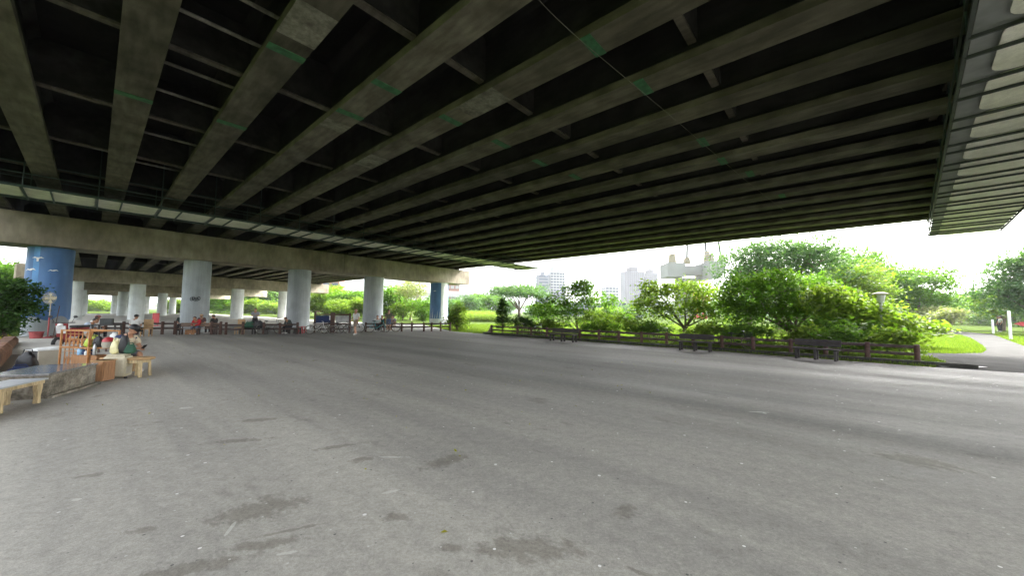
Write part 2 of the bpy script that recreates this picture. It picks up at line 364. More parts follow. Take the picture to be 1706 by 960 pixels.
sheet('pavement', ccw([xy(US(-2.6, 44.01)), xy(US(24, 44.01)), xy(US(24, 150)), xy(US(-2.6, 150))]), 0, M['pale'])
path = [xy(at(1706, 622)), xy(at(1760, 640)), (23, -4), (60, -20), (60, 4), xy(at(1706, 577)), xy(at(1663, 561)), xy(at(1650, 556.5)), xy(at(1600, 553)), xy(at(1560, 553)), xy(at(1560, 557.5)), xy(at(1600, 558)), xy(at(1618, 564)), xy(at(1636, 575)), xy(at(1644, 583)), xy(at(1636, 588.5)), xy(at(1590, 589.5)), xy(at(1520, 588)), xy(at(1500, 592)), xy(at(1548, 594)), xy(at(1577, 603.5)), xy(at(1562, 610)), FB]
sheet('path', ccw(path), .004, M['path'])
# faded white line where the path joins the plaza
pa, pb = at(1566, 611), at(1642, 612)
lm = MB(); d_ = (pb-pa).normalized(); n_ = Vector((-d_.y, d_.x, 0))*.06
lm.add([pa-n_, pb-n_, pb+n_, pa+n_], [(0, 1, 2, 3)]); lo = ob('painted_line', lm, M['white']); lo.location.z = .009; tag(lo, kind='structure')

# ------------------------------------------------------------ viaduct
GU = [-1.55+1.93*k for k in range(-1, 17)]
def sline(s0, u): return s0+.07*u
PIERS = [(-11.0, -.12), (33.2, .07), (72.3, .15), (108, .28), (146, .36)]
via = thing('viaduct', 'wide concrete girder viaduct overhead, dark underside with long parallel girders', 'bridge', (0, 0, 0), BROT)
def ps(i, u): return PIERS[i][0]+PIERS[i][1]*u
prof = [(-.33, 6.8), (.33, 6.8), (.33, 6.98), (.11, 7.15), (.11, 8.25), (.3, 8.45), (-.3, 8.45), (-.11, 8.25), (-.11, 7.15), (-.33, 6.98)]
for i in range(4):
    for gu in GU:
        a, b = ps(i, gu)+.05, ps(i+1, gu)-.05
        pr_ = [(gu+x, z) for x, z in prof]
        mb = MB().extr(pr_, a, b, 1, [0, 0, 1, 1, 1, 1, 1, 1, 1, 0])  # faces above the bottom flange take the shade-darkened colour
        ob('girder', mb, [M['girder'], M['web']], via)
UL, UR = GU[0]-1.2, GU[-1]+.75
mb = MB(); mb.box(((UL+UR)/2, 73.5, 8.6), (UR-UL, 173, .28)); ob('deck_slab', mb, M['slab'], via)  # deck stops just behind the camera, cut short to let light in
for x in (UL+.12, UR-.12):
    ob('parapet', MB().box((x, 73.5, 9.24), (.24, 173, 1.0)), M['cap'], via)
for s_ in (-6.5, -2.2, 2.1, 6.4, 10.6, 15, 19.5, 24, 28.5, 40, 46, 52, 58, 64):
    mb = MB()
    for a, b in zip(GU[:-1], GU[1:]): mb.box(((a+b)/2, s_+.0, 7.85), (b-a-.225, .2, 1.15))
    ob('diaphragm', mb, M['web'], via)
    mb = MB()
    for a, b in zip(GU[:-1], GU[1:]): mb.box(((a+b)/2, s_, 7.24), (b-a-.3, .16, .05))
    ob('diaphragm_soffit', mb, M['girder'], via)
for s_ in (5.2, 7.1, 8.1, 9.3, 11.6, 13.2, 15.0, 16.8, 20.5):
    ob('cross_pipe', MB().tube((GU[2]+.12, s_, 7.35), (GU[3]-.12, s_, 7.35), .04), M['patch'], via)
for q in (0, .28, .56):
    ob('hanging_bracket', MB().box((-.75+q, 8.7, 7.75), (.1, .06, .9)), M['patch'], via)
# mortar repairs and green bands on the girder soffits
for x, y, L in ((515, 45, 1.1), (590, 260, 1.2), (800, 170, 1.3), (235, 10, .1), (245, 620, 0), (545, 205, .6), (880, 100, .1)):
    if L <= .1: continue
    p = at(x, y, 6.8); u = p.dot(UD); s_ = p.dot(SD); g = min(GU, key=lambda k: abs(k-u))
    ob('repair_patch', MB().box((g, s_, 6.797), (.664, L, .012)), M['patch'], via)
for x, y in ((465, 82), (985, 72), (1070, 142), (220, 160), (378, 205), (1170, 235), (735, 192), (820, 232), (890, 266), (1205, 270), (570, 185), (635, 140), (950, 290), (1250, 290), (1300, 320)):
    p = at(x, y, 6.8); u = p.dot(UD); s_ = p.dot(SD); g = min(GU, key=lambda k: abs(k-u))
    ob('green_band', MB().box((g, s_, 6.796), (.668, .22, .016)), M['greenband'], via)
# drooping cable under the girders
pts = [(880, -20), (905, 3), (960, 60), (1000, 95), (1040, 130), (1100, 180), (1150, 215), (1210, 275), (1262, 318), (1310, 352)]
ys_ = [q[1] for q in pts]; cf = np.polyfit(ys_, [q[0] for q in pts], 4)
mb = MB().path([at(float(np.polyval(cf, y)), float(y), 6.74) for y in np.linspace(-20, 352, 40)], .005, 5)
tag(ob('cable', mb, M['patch']), 'thin pale cable slung in a curve below the girders', 'cable')

# piers
COLS = {1: [(-1.7, .80), (4.7, .76), (11.3, .84), (18.4, .92), (26.8, 1.02)], 2: [(-1.7, .8), (4.0, .8), (9.8, .8), (15.8, .85), (23.0, .9)], 3: [(-1.7, .8), (4, .8), (10, .8), (16, .8), (24, .8)], 4: [(-1.7, .8), (4, .8), (10, .8), (16, .8), (24, .8)], 0: [(-1.7, .8), (4.7, .8), (11.3, .8), (18.4, .8), (26.8, .8)]}
PL = {0: 'pier hidden behind the photographer under the viaduct', 1: 'nearest row of thick round columns, its end columns wrapped in blue murals', 2: 'second row of pale round columns and cap beam behind the first',
      3: 'third row of whitish round columns seen far between the nearer ones', 4: 'farthest row of small white columns and cap beam at the end of the view'}
def bird(cz, th, sz, R, kind=0):
    """gull silhouette on a cylinder of radius R"""
    shapes = [[(-1, .15), (-.5, .45), (-.15, .3), (0, .35), (.15, .3), (.5, .45), (1, .15), (.45, .2), (.2, .05), (.15, -.6), (-.15, -.6), (-.2, .05), (-.45, .2)],
              [(-1, -.3), (-.5, .25), (-.1, .1), (.1, .25), (.6, .3), (1, -.1), (.5, .05), (.15, -.2), (-.2, -.15), (-.5, 0)]]
    vs = [(R*math.cos(th+x*sz/R), R*math.sin(th+x*sz/R), cz+y*sz) for x, y in shapes[kind]]
    return vs
for i, (s0, k) in enumerate(PIERS):
    if i == 0: continue
    t = thing('bridge_pier', PL[i], 'bridge pier', US(0, s0), BROT+math.atan(k))
    c_ = math.sqrt(1+k*k)
    for a, b in ((-6.2*c_, 14.6*c_), (14.63*c_, 30.6*c_)):
        mb = MB().box(((a+b)/2, 0, 5.75), (b-a, 2.3, 1.7)); ob('pier_cap', mb, M['cap'], t, bevel=.04)
    if i <= 2:
        for gu in GU:
            ob('bearing', MB().box((gu*c_, 0, 6.7), (.5, .8, .195)), M['kerb'], t)
    for j, (u, r) in enumerate(COLS[i]):
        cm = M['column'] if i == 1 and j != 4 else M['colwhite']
        sh = {(1, 0): 0, (1, 1): -.2, (1, 2): -.9, (1, 3): .4, (1, 4): 0}.get((i, j), 0)
        o = ob('column', MB().lathe([(r*1.05, 0), (r*1.04, .5), (r, 2.5), (r, 4.9)], (u*c_, sh*.3, 0), 40), cm, t, smooth=True)
        if (i, j) == (1, 0):
            # tarpaulin mural from 1.05 m to the cap, with folds
            mb = MB(); n = 64; zs = [1.0, 1.3, 2, 3, 4, 4.88]
            vs = []
            for z in zs:
                for q in range(n):
                    a = 2*PI*q/n; rr = r*1.045+.02+.025*math.sin(a*9+z*1.5)*(.4+.6*(z < 2.5))
                    zz = z+(.12*math.sin(a*5) if z == 1.0 else 0); vs.append((rr*math.cos(a), rr*math.sin(a), zz))
            mb.add(vs, [(y*n+q, y*n+(q+1) % n, (y+1)*n+(q+1) % n, (y+1)*n+q) for y in range(len(zs)-1) for q in range(n)])
            for f in range(len(mb.f)):
                a = (f % n)/n*2*PI; mb.m[f] = 1 if 3.9 < a < 4.15 or (a < 3.95 and a > 3.4 and (f//n) < 3) else 0
            R2 = r*1.06+.05
            base = -PI/2-.45
            for cz, th, sz, kd in ((4.2, -.1, .24, 0), (3.6, -.42, .26, 1), (3.6, .55, .2, 1), (2.9, -.6, .09, 1)):
                vs = bird(cz, base+th, sz, R2, kd); mb.add(vs, [tuple(range(len(vs)))], 2)
            w_ = ob('mural_wrap', mb, [M['blue'], M['bluelight'], M['white']], t, smooth=True, loc=(u*c_, sh*.3, 0)); w_['label'] = 'blue wrap with white birds'
            w_.parent = o; w_.location = (u*c_, sh*.3, 0)
        if (i, j) == (1, 4):
            for a0, a1 in ((-PI/2-1.9, -PI/2-.35), (-PI/2+.75, -PI/2+1.9)):
                mb = MB().lathe([(r*1.05+.012, .75), (r*1.02+.012, 2.5), (r*1.02+.012, 4.85)], (u*c_, sh*.3, 0), 14, 0, a0-.18, a1-.18)
                for q in range(6):
                    th = a0+.1+(a1-a0)*q/6-.18; R3 = r*1.05+.03
                    mb.add([(u*c_+R3*math.cos(th), R3*math.sin(th), .8), (u*c_+R3*math.cos(th+.05), R3*math.sin(th+.05), .8), (u*c_+R3*math.cos(th+.1), R3*math.sin(th+.1), 1.3+.4*(q % 3))], [(0, 1, 2)], 1)
                th = (a0+a1)/2-.1
                vs = [(x+u*c_, y, z) for x, y, z in bird(3.9, th, .2, r*1.05+.03, 1)]; mb.add(vs, [tuple(range(len(vs)))], 1)
                mm = ob('mural_wrap', mb, [M['blue'], M['white']], o, smooth=True)
        if (i, j) == (1, 1):
            mb = MB()
            R3 = r*1.035+.012
            for q in range(5):
                cz, th = 2.25+.05*math.sin(q*2), -PI/2-.5+q*.12
                ring = [(R3*math.cos(th+.09*math.cos(a)), R3*math.sin(th+.09*math.cos(a)), cz+.12*math.sin(a)) for a in [2*PI*k2/10 for k2 in range(10)]]
                mb.path([(x+u*c_, y+sh*.3, z) for x, y, z in ring], .016, 4, 0, closed=True)
            ob('graffiti', mb, M['darksteel'], o)

# ------------------------------------------------------------ catwalks slung under the girders
def catwalk(label, p0, p1, width, z, nb, side):
    d = (p1-p0); L = d.length; rz = math.atan2(d.y, d.x)
    t = thing('suspended_catwalk', label, 'catwalk', (p0.x, p0.y, 0), rz, 'catwalks slung under the viaduct')
    step = L/nb
    for i in range(nb):
        x0 = i*step; xa, xb = x0+.05, x0+step-.05; ya, yb = -width/2+.06, width/2-.38; q = []
        for cx, cy, a0 in ((xb-.3, yb-.3, 0), (xa+.3, yb-.3, PI/2)):
            q += [(cx+.3*math.cos(a0+k*PI/10), cy+.3*math.sin(a0+k*PI/10)) for k in range(6)]
        q += [(xa, ya), (xb, ya)]
        ob('floor_panel', MB().prism(q, z+.05, z+.075), M['panel'], t)
        ob('backing_sheet', MB().box((x0+step/2, 0, z+.10), (step-.01, width-.1, .02)), M['backing'], t)
        mb = MB()
        for q in (0.02, .38): mb.box((x0+q*step, 0, z+.01), (.045, width, .06))
        ob('cross_beam', mb, M['greensteel'] if side == 0 else M['darksteel'], t)
    for y in (-width/2, width/2):
        mb = MB().box((L/2, y, z+.05), (L, .05, .09)); mb.box((L/2, y, z+.55), (L, .035, .035)); mb.box((L/2, y, z+.95), (L, .035, .035))
        ob('side_rail', mb, M['greensteel'] if side == 0 else M['darksteel'], t)
        k = int(L/1.93)+1
        for i in range(k): ob('hanger', MB().tube((min(i*1.93+.1, L-.05), y, z), (min(i*1.93+.1, L-.05), y, 8.4), .018), M['greensteel'], t)
    return t
catwalk('narrow suspended catwalk with pale panels running across below the girder ends on the left', US(-6, 24.4, 0), US(31.0, 24.6, 0), 2.6, 6.15, 19, 0)
catwalk('wide suspended catwalk with stained cream panels and dark cross beams at the right edge', US(-2.3, -1.9, 0), US(32.2, -5.35, 0), 2.6, 6.2, 18, 1)
mb = MB()
for x, y, z in ((31.5, 24.3, 6.0),):
    a = US(28, 24.3, 5.98)
    mb.path([a, a-Vector((0, 0, .35)), a-Vector((0, 0, .38))+UD*2.2], .06, 8)
tag(ob('drain_pipe', mb, M['darksteel']), 'bent drain pipe hanging beneath the end of the left catwalk', 'pipe')
mb = MB()
for i in range(9):
    pass
for a, b, g in ((US(30.2, 1.5, 7), US(31.8, -3.9, 6.3), .35), (US(30.2, 30, 7), US(31.6, 24.6, 6.3), .3), (US(30.2, -12, 7), US(31.8, -6.8, 6.3), .35)):
    pts = [a.lerp(b, q/12)-Vector((0, 0, g*4*(q/12)*(1-q/12))) for q in range(13)]
    tag(ob('sagging_cable', MB().path(pts, .02, 5), M['darksteel']), {0: 'sagging cable from deck edge to the right catwalk end'}.get(0) if b.dot(SD) < -3.9+.5 and b.dot(SD) > -5 else ('sagging cable by the end of the left catwalk' if b.dot(SD) > 0 else 'sagging cable beyond the far side of the right catwalk'), 'cable', 'sagging cables at the deck edge')

# ------------------------------------------------------------ fences
def fence(label, pts, h=.66, rails=(.56, .31), post=.15, mats=('post', 'postdark'), kerb=True, group=None):
    p0 = pts[0]; t = thing('rail_fence', label, 'fence', p0, 0, group)
    for i, p in enumerate(pts):
        q = p-p0; hh = h*(1+.03*math.sin(i*2.3))
        mb = MB().lathe([(post*.5, 0), (post*.5, hh-.03), (post*.38, hh)], (q.x, q.y, 0), 10); ob('post', mb, M[mats[0]], t)
    for z in rails:
        for a, b in zip(pts[:-1], pts[1:]):
            d = (b-a).normalized()*post*.4
            a2, b2 = a-p0+d, b-p0-d
            ob('rail', MB().beam((a2.x, a2.y, z+rnd.uniform(-.012, .012)), (b2.x, b2.y, z+rnd.uniform(-.012, .012)), .08, .105), M[mats[1]], t, bevel=.012)
    return t
rfx = [(819, 557.5), (862, 560), (885, 561.3), (911, 562.8), (937, 564.3), (966, 566), (998, 567.8), (1031, 569.8), (1069, 571.8), (1111, 574.5), (1155, 577.5), (1203, 580.7), (1255, 584.5), (1318, 589.5), (1376, 594.5), (1446, 600), (1529, 606.6)]
ra, rb = at(819, 556.8), at(1529, 606.6)
dirn = (rb-ra).normalized()
rp = []
for x, y in rfx:
    # meet the straight fence line under that pixel column
    r = RV*((x-853)/F)+UV*((480-y)/F)+fw
    # solve ra + k*dirn on the ray direction (ground plan)
    det = dirn.x*(-r.y)-(-r.x)*dirn.y
    k = ((-ra.x)*(-r.y)-(-r.x)*(-ra.y))/det
    rp.append(ra+dirn*k)
perp = Vector((-dirn.y, dirn.x, 0))
fence('long low brown post-and-rail fence beside the green bushes on the right', rp)
a, b = ra-dirn*.6, rb+dirn*1.25
kb = MB(); off = perp*(-.22) if (perp.dot(Vector((0, -1, 0))) > 0) else perp*.22
sgn = 1 if perp.y < 0 else -1      # towards the plaza
kb.beam((a.x+perp.x*sgn*.2, a.y+perp.y*sgn*.2, .06), (b.x+perp.x*sgn*.2, b.y+perp.y*sgn*.2, .06), .16, .12)
tag(ob('kerb', kb, M['kerb'], bevel=.02), kind='structure')
tag(ob('fence_end_stone', MB().add([(0, 0, 0), (.5, 0, 0), (.5, .16, 0), (0, .16, 0), (.42, 0, .62), (.5, 0, .62), (.5, .16, .62), (.42, .16, .62), (.2, 0, .15), (.33, 0, .33), (.2, .16, .15), (.33, .16, .33)],
    [(3, 2, 1, 0), (0, 1, 5, 4, 9, 8), (3, 10, 11, 7, 6, 2), (1, 2, 6, 5), (4, 5, 6, 7), (0, 8, 10, 3), (8, 9, 11, 10), (9, 4, 7, 11)]), M['cap'], loc=at(808, 555.5), rz=-.2), 'pale curved concrete end block at the far end of the right fence', 'end block')
def pxfence(xs, yf, label, **k): return fence(label, [at(x, yf(x)) for x in xs], kerb=False, **k)
FG = 'brown rail fences along the far side of the plaza'
pxfence([609, 640, 669, 686, 706, 719, 734, 750], lambda x: 553.2-(x-609)*.008, 'far brown fence in front of the blue and white mural column', h=.72, rails=(.6, .36), group=FG)
pxfence([404, 439, 466, 495], lambda x: 556.8, 'brown fence behind the standing man in a grey shirt', h=.76, rails=(.62, .34), post=.15, group=FG)
pxfence([352, 367, 376, 404], lambda x: 557.8, 'short brown fence to the right of the bench with the man in red', h=.8, rails=(.6, .34), post=.15, group=FG)
pxfence([228, 250, 270, 291], lambda x: 557.4, 'brown fence between the seated man in a white shirt and the bench', h=.82, rails=(.66, .38), post=.16, group=FG)
pxfence([150, 175, 205, 228], lambda x: 557.4, 'brown fence behind the two men in white at the left', h=.8, rails=(.66, .38), post=.16, group=FG)

# ------------------------------------------------------------ benches
def make_bench(label, loc, rz, L=1.6, m='bench', back=True, group='park benches round the plaza'):
    t = thing('park_bench', label, 'bench', loc, rz, group)      # length along x, front is -y
    for s_ in (-1, 0, 1):
        x = s_*(L/2-.12)
        ob('leg', MB().beam((x, -.16, 0), (x, -.16, .36), .07, .07).beam((x, .16, 0), (x, .16, .36), .07, .07).box((x, 0, .34), (.07, .4, .05)), M[m] if m == 'benchdark' else M['postdark'], t)
    mb = MB()
    for y in (-.17, -.03, .11): mb.box((0, y, .385), (L, .12, .035))
    ob('seat', mb, M[m], t, bevel=.006)
    if back:
        mb = MB()
        for z in (.53, .655): mb.box((0, .21+(z-.4)*.2, z), (L, .03, .115), 0, 0, -.15)
        ob('backrest', mb, M[m], t, bevel=.006)
        for s_ in ((-1, 1) if m == 'bench' else ()): ob('armrest', MB().box((s_*(L/2+.02), 0, .52), (.05, .42, .05)).box((s_*(L/2+.02), -.17, .25), (.05, .06, .5)).box((s_*(L/2+.02), .23, .34), (.05, .06, .68)), M['postdark'], t, bevel=.005)
    return t
def facing(a, b): d = b-a; return math.atan2(d.y, d.x)
bA, bB = at(296, 558.5), at(347, 558)
make_bench('slatted brown bench where the person in red sits', (bA+bB)/2+Vector((.05, .3, 0)), facing(bA, bB), 1.95)
for (x0, y0, x1, y1, lab) in ((1128, 583.5, 1186, 587.5, 'dark solid backed bench at the right fence, left of the big bush'),
                              (1322, 597, 1400, 603.5, 'dark bench at the right fence nearest the camera, below the big bush'),
                              (914, 568, 957, 571, 'small dark bench at the far part of the right fence')):
    a, b = at(x0, y0), at(x1, y1); mid = (a+b)/2
    make_bench(lab, mid+UD*.18, facing(a, b), (b-a).length*1.02, 'benchdark')

# ------------------------------------------------------------ foliage
def leaves(pts, size, seed, name, m, parent, loc=(0, 0, 0), aspect=.5, droop=.35):
    r = np.random.default_rng(seed); n = len(pts)
    d = r.normal(size=(n, 3)); d[:, 2] = d[:, 2]*.5-droop; d /= np.linalg.norm(d, axis=1)[:, None]
    e = r.normal(size=(n, 3)); e -= d*(e*d).sum(1)[:, None]; e /= np.linalg.norm(e, axis=1)[:, None]
    # favour roughly horizontal blades
    e[:, 2] *= .45; e -= d*(e*d).sum(1)[:, None]; e /= np.linalg.norm(e, axis=1)[:, None]+1e-9
    s = size*r.uniform(.6, 1.35, (n, 1))
    P = np.asarray(pts); nn = np.cross(d, e)
    v = np.stack([P-d*s*.5, P+e*s*aspect*.5+nn*s*.06, P+d*s*.5-nn*s*.10, P-e*s*aspect*.5+nn*s*.06], 1).reshape(-1, 3)
    me = bpy.data.meshes.new(name); me.vertices.add(4*n); me.vertices.foreach_set('co', v.ravel())
    me.loops.add(4*n); me.loops.foreach_set('vertex_index', np.arange(4*n, dtype=np.int32))
    me.polygons.add(n); me.polygons.foreach_set('loop_start', np.arange(0, 4*n, 4, dtype=np.int32)); me.polygons.foreach_set('loop_total', np.full(n, 4, np.int32))
    me.materials.append(m); me.update(calc_edges=True); me.validate()
    o = bpy.data.objects.new(name, me); C.objects.link(o); o.location = loc
    if parent: o.parent = parent
    return o
def cloud(blobs, n, seed, clump=.22, per=26, shell=.45):
    """leaf positions in tufts spread through the crown's blobs"""
    r = np.random.default_rng(seed); vol = np.array([b[3]*b[4]*b[5] for b in blobs])**(2/3); vol /= vol.sum(); out_ = []
    for b, w_ in zip(blobs, vol):
        k = max(2, int(n*w_/per))
        d = r.normal(size=(k, 3)); d /= np.linalg.norm(d, axis=1)[:, None]; d[:, 2] = np.abs(d[:, 2])*np.where(r.random(k) < .72, 1, -1)
        rad = r.uniform(shell, 1.08, (k, 1))
        c = np.array(b[:3])+d*rad*np.array(b[3:6])
        cl = clump*r.uniform(.6, 1.4, (k, 1, 1))
        p = c[:, None, :]+r.normal(size=(k, per, 3))*cl*np.array([1, 1, .55])
        out_.append(p.reshape(-1, 3))
    return np.concatenate(out_)
def make_tree(name, label, cat, loc, blobs, n, leaf, lm_, trunk_r=.2, bark='bark', seed=1, clump=.3, per=26, group=None, fork=.4, aspect=.5, stems=1, shell=.45):
    t = thing(name, label, cat, loc, 0, group); r = random.Random(seed)
    mb = MB(); top = max(b[2] for b in blobs); base = min(b[2]-b[5]*.3 for b in blobs)
    fz = max(.15, base*fork+.1)
    for st in range(stems):
        ox, oy = (0, 0) if stems == 1 else (r.uniform(-.25, .25), r.uniform(-.2, .2))
        for bi, b in enumerate(blobs):
            if stems > 1 and bi % stems != st: continue
            j = [r.uniform(-.12, .12)*b[2] for _ in range(4)]
            p0 = Vector((ox, oy, 0)); p1 = Vector((ox+b[0]*.06, oy+b[1]*.06, fz)); p3 = Vector((b[0], b[1], b[2]+b[5]*.3))
            p2 = p1.lerp(p3, .5)+Vector((j[0]*.5, j[1]*.5, abs(j[2])*.5))
            R0 = trunk_r/(stems**.5)
            mb.path([p0, p1, p1.lerp(p2, .5)+Vector((j[3]*.2, 0, 0)), p2, p3], [R0 if bi == st else R0*.6, R0*.85 if bi == st else R0*.5, R0*.5, R0*.3, R0*.08], 7)
            for q in range(4):
                d = Vector((r.uniform(-1, 1)*b[3], r.uniform(-1, 1)*b[4], r.uniform(-.3, .9)*b[5]))*.8
                m_ = p2.lerp(p3, .3+.2*q); mb.path([m_, m_+d*.5+Vector((0, 0, .1*b[5])), m_+d], [R0*.22, R0*.13, R0*.04], 5)
    ob('trunk', mb, M[bark], t, smooth=True)
    leaves(cloud(blobs, n, seed, clump, per, shell), leaf, seed+5, 'crown', lm_, t, aspect=aspect)
    return t
def blobset(rx, ry, z0, z1, k, seed, r=.42):
    q = random.Random(seed); out_ = []
    for i in range(k):
        a = 2*PI*i/k+q.uniform(-.4, .4); rr = q.uniform(.25, .68); z = z0+(z1-z0)*q.uniform(.25, .75)
        out_.append((rx*rr*math.cos(a), ry*rr*math.sin(a), z, rx*r*q.uniform(.8, 1.2), ry*r*q.uniform(.8, 1.2), (z1-z0)*.27*q.uniform(.8, 1.15)))
    out_.append((0, 0, z0+(z1-z0)*.74, rx*.5, ry*.5, (z1-z0)*.28)); return out_
def gpos(x, d):
    p = dep(x, 500, d); p.z = 0; return p
def hz(x): return 520+.0105*(x-853)
def ztop(x, y, d): return EYE+(hz(x)-y)/F*d
BG = 'bushes and small trees behind the right fence'
# small tree 880-1030
p = gpos(965, 29); Z = ztop(965, 470, 29)
t_ = make_tree('small_tree', 'small loose bushy tree behind the far half of the right fence', 'tree', p, [(0, 0, 2.6, 1.2, 1.2, 1.0), (-1.6, 0, 1.75, 1.5, 1.2, .9), (1.3, -.2, 1.9, 1.3, 1.2, .9), (.3, 0, 3.0, .7, .7, .8), (2.2, -1.4, .95, 1.0, .8, .7), (-2.6, .6, 1.3, 1.0, .9, .8), (-.4, -.5, 1.2, 1.8, .8, .7)], 8500, .17, M['leafA'], .11, seed=3, clump=.2, per=14, group=BG, stems=3, fork=.2); t_.scale = (1.160,)*3
p = gpos(1022, 25)
t_ = make_tree('leafy_shrub', 'low bright green shrub between the small tree and the spreading tree', 'shrub', p, [(0, 0, .8, 1.1, .8, .6), (1.2, -.8, .6, .9, .7, .5), (-1, .5, .9, .9, .7, .6)], 3000, .14, M['leafC'], .05, seed=4, clump=.14, per=14, group=BG, stems=3, fork=.2); t_.scale = (1.163,)*3
p = gpos(838, 28)
make_tree('conifer', 'small dark conifer at the far end of the right fence', 'tree', p, [(0, 0, 2.0, .35, .35, .5), (0, 0, 1.4, .5, .5, .5), (0, 0, .8, .6, .6, .5), (0, 0, 2.3, .2, .2, .35)], 3500, .12, M['leafB'], .07, seed=5, clump=.1, per=14, group=BG)
p = gpos(866, 27)
make_tree('dark_shrub', 'dark green shrub just right of the small conifer', 'shrub', p, [(0, 0, .8, .7, .6, .55), (.7, -.2, .6, .5, .5, .4)], 2500, .13, M['leafB'], .04, seed=6, clump=.14, per=14, group=BG, stems=2, fork=.2)
# spreading tree 1060-1215
p = gpos(1140, 25.5)
t_ = make_tree('small_tree', 'spreading tree with thin forked trunk and yellow green leaves in front of the cable towers', 'tree', p, [(-1.4, 0, 2.3, 1.3, 1.2, .85), (.2, 0, 2.45, 1.4, 1.2, .8), (1.5, 0, 2.05, 1.2, 1.2, .85), (-2.2, .2, 1.7, .9, .9, .6), (1.9, -.3, 1.2, 1.1, 1, .75), (.6, -.2, 1.5, 1.2, 1, .6), (-.9, .3, 1.4, 1.1, 1, .6)], 10500, .16, M['leafC'], .10, seed=8, clump=.2, per=14, group=BG, fork=.5); t_.scale = (1.214,)*3
# big bush 1200-1400
p = gpos(1318, 21.5)
t_ = make_tree('large_bush', 'biggest and densest bush behind the right fence with a short thick trunk', 'bush', p, [(-2.1, 0, 2.3, 1.25, 1.2, 1.0), (-.7, 0, 2.6, 1.35, 1.3, .85), (.9, .2, 2.45, 1.3, 1.2, .85), (-1.6, -.3, 1.3, 1.4, 1.0, .9), (1.7, 0, 1.9, 1.0, 1.0, .9), (0, .4, 1.7, 1.5, 1.0, .9), (.9, -.2, 1.2, 1.3, .8, .7), (-2.7, .3, 1.5, .7, .9, .9)], 17000, .15, M['leafA'], .17, seed=9, clump=.19, per=14, group=BG, fork=.4, stems=2); t_.scale = (1.222,)*3
# sprawling bush 1390-1570
p = gpos(1440, 19)
t_ = make_tree('large_leaved_bush', 'sprawling bush with big drooping bright leaves near the right end of the fence', 'bush', p, [(-1.2, .3, 1.75, 1.1, 1.0, .7), (0, .2, 1.45, 1.1, 1, .5), (.9, .2, 1.1, .9, .8, .42), (1.7, .2, .9, .8, .6, .36), (-.6, -.2, .9, 1.2, .7, .6), (.7, -.2, .75, 1.1, .6, .5), (2.5, .2, .85, .65, .4, .25), (3.0, .1, .72, .35, .3, .2)], 6500, .23, M['leafC'], .09, seed=10, clump=.2, per=10, group=BG, stems=4, fork=.2, aspect=.38); t_.scale = (1.250,)*3
p = gpos(1420, 17.5)
t_ = make_tree('leafy_shrub', 'mid green shrub filling the gap under the sprawling bush behind the bench', 'shrub', p, [(-.8, .2, .7, .9, .5, .5), (.6, .1, .6, .9, .4, .4), (1.5, .1, .45, .6, .4, .3)], 2600, .17, M['leafA'], .05, seed=11, clump=.15, per=12, group=BG, stems=3, fork=.2); t_.scale = (1.232,)*3
for x, d, k_, nm_, lab, w_ in ((1245, 18.5, 'leafA', 41, 'low leafy shrub under the left flank of the biggest bush', 1.0), (1350, 16.6, 'leafC', 42, 'low yellow green shrub right of the trunk of the biggest bush', 1.0), (1405, 15.6, 'leafA', 43, 'low green shrub behind the nearest bench', .9), (1490, 14.6, 'leafC', 44, 'low bright shrub behind the last fence bay', .8), (1180, 20.5, 'leafC', 45, 'low bright shrub between the spreading tree and the biggest bush', 1.2), (1085, 23, 'leafA', 46, 'low shrub left of the spreading tree trunk', 1.1), (1000, 25.5, 'leafA', 47, 'low shrub right of the small loose tree', 1.1), (915, 27, 'leafC', 48, 'low yellow green shrub at the far end by the dark shrub', 1.1)):
    make_tree('low_shrub', lab, 'shrub', gpos(x, d), [(-.6*w_, .1, .45, .8*w_, .5, .42), (.5*w_, 0, .5, .8*w_, .5, .45), (0, .2, .75, .6*w_, .5, .35)], 1900, .16, M[k_], .04, seed=nm_, clump=.15, per=12, group=BG, stems=3, fork=.2)
# left bush by the mural column
p = gpos(8, 17.5)
make_tree('dark_shrub', 'dense dark green bush at the left edge beside the blue mural column', 'bush', p, [(0, 0, 2.2, 1.1, 1.1, .8), (-1, .3, 1.5, 1.2, 1, 1.0), (.35, -.1, 1.3, 1.0, .9, .8), (-.3, -.4, .6, 1.3, .8, .7)], 9000, .17, M['leafB'], .1, seed=12, clump=.2, per=14, stems=3, fork=.3)
# large trees
TG = 'tall trees standing on the lawn'
def bigtree(x, ytop, d, wpx, lab, lm_, seed, n=14000, leaf=.32, base=.32, name='broadleaf_tree', group=TG, k=9, bark='bark'):
    Z = ztop(x, ytop, d); R_ = wpx/F*d/2
    return make_tree(name, lab, 'tree', gpos(x, d), blobset(R_, R_*.85, Z*base, Z*.97, k, seed), n, leaf, lm_, .028*Z+.05, bark, seed, clump=leaf*1.4, per=18, group=group)
bigtree(1300, 386, 40, 215, 'tallest airy broadleaf tree behind the big bush', M['leafD'], 21, 17000, .3, .12)
bigtree(1435, 404, 50, 175, 'broad dense tree crown right of the tallest tree', M['leafA'], 22, 17000, .36, .12)
bigtree(1432, 428, 39, 115, 'lighter yellow green tree in front of the broad dense crown', M['leafC'], 23, 9000, .3, .12)
bigtree(1520, 444, 46, 130, 'lower rounded tree at the right end of the tall tree group', M['leafA'], 24, 13000, .33, .12)
bigtree(1247, 438, 44, 70, 'thin outer tree just left of the tallest tree', M['leafD'], 25, 7000, .3, .12)
bigtree(1735, 405, 36, 170, 'tall blue green tree at the right edge of the picture', M['leafD'], 26, 15000, .32, .2)
bigtree(1668, 480, 44, 85, 'yellow green tree left of the tall tree at the right edge', M['leafC'], 27, 8000, .3, .2)
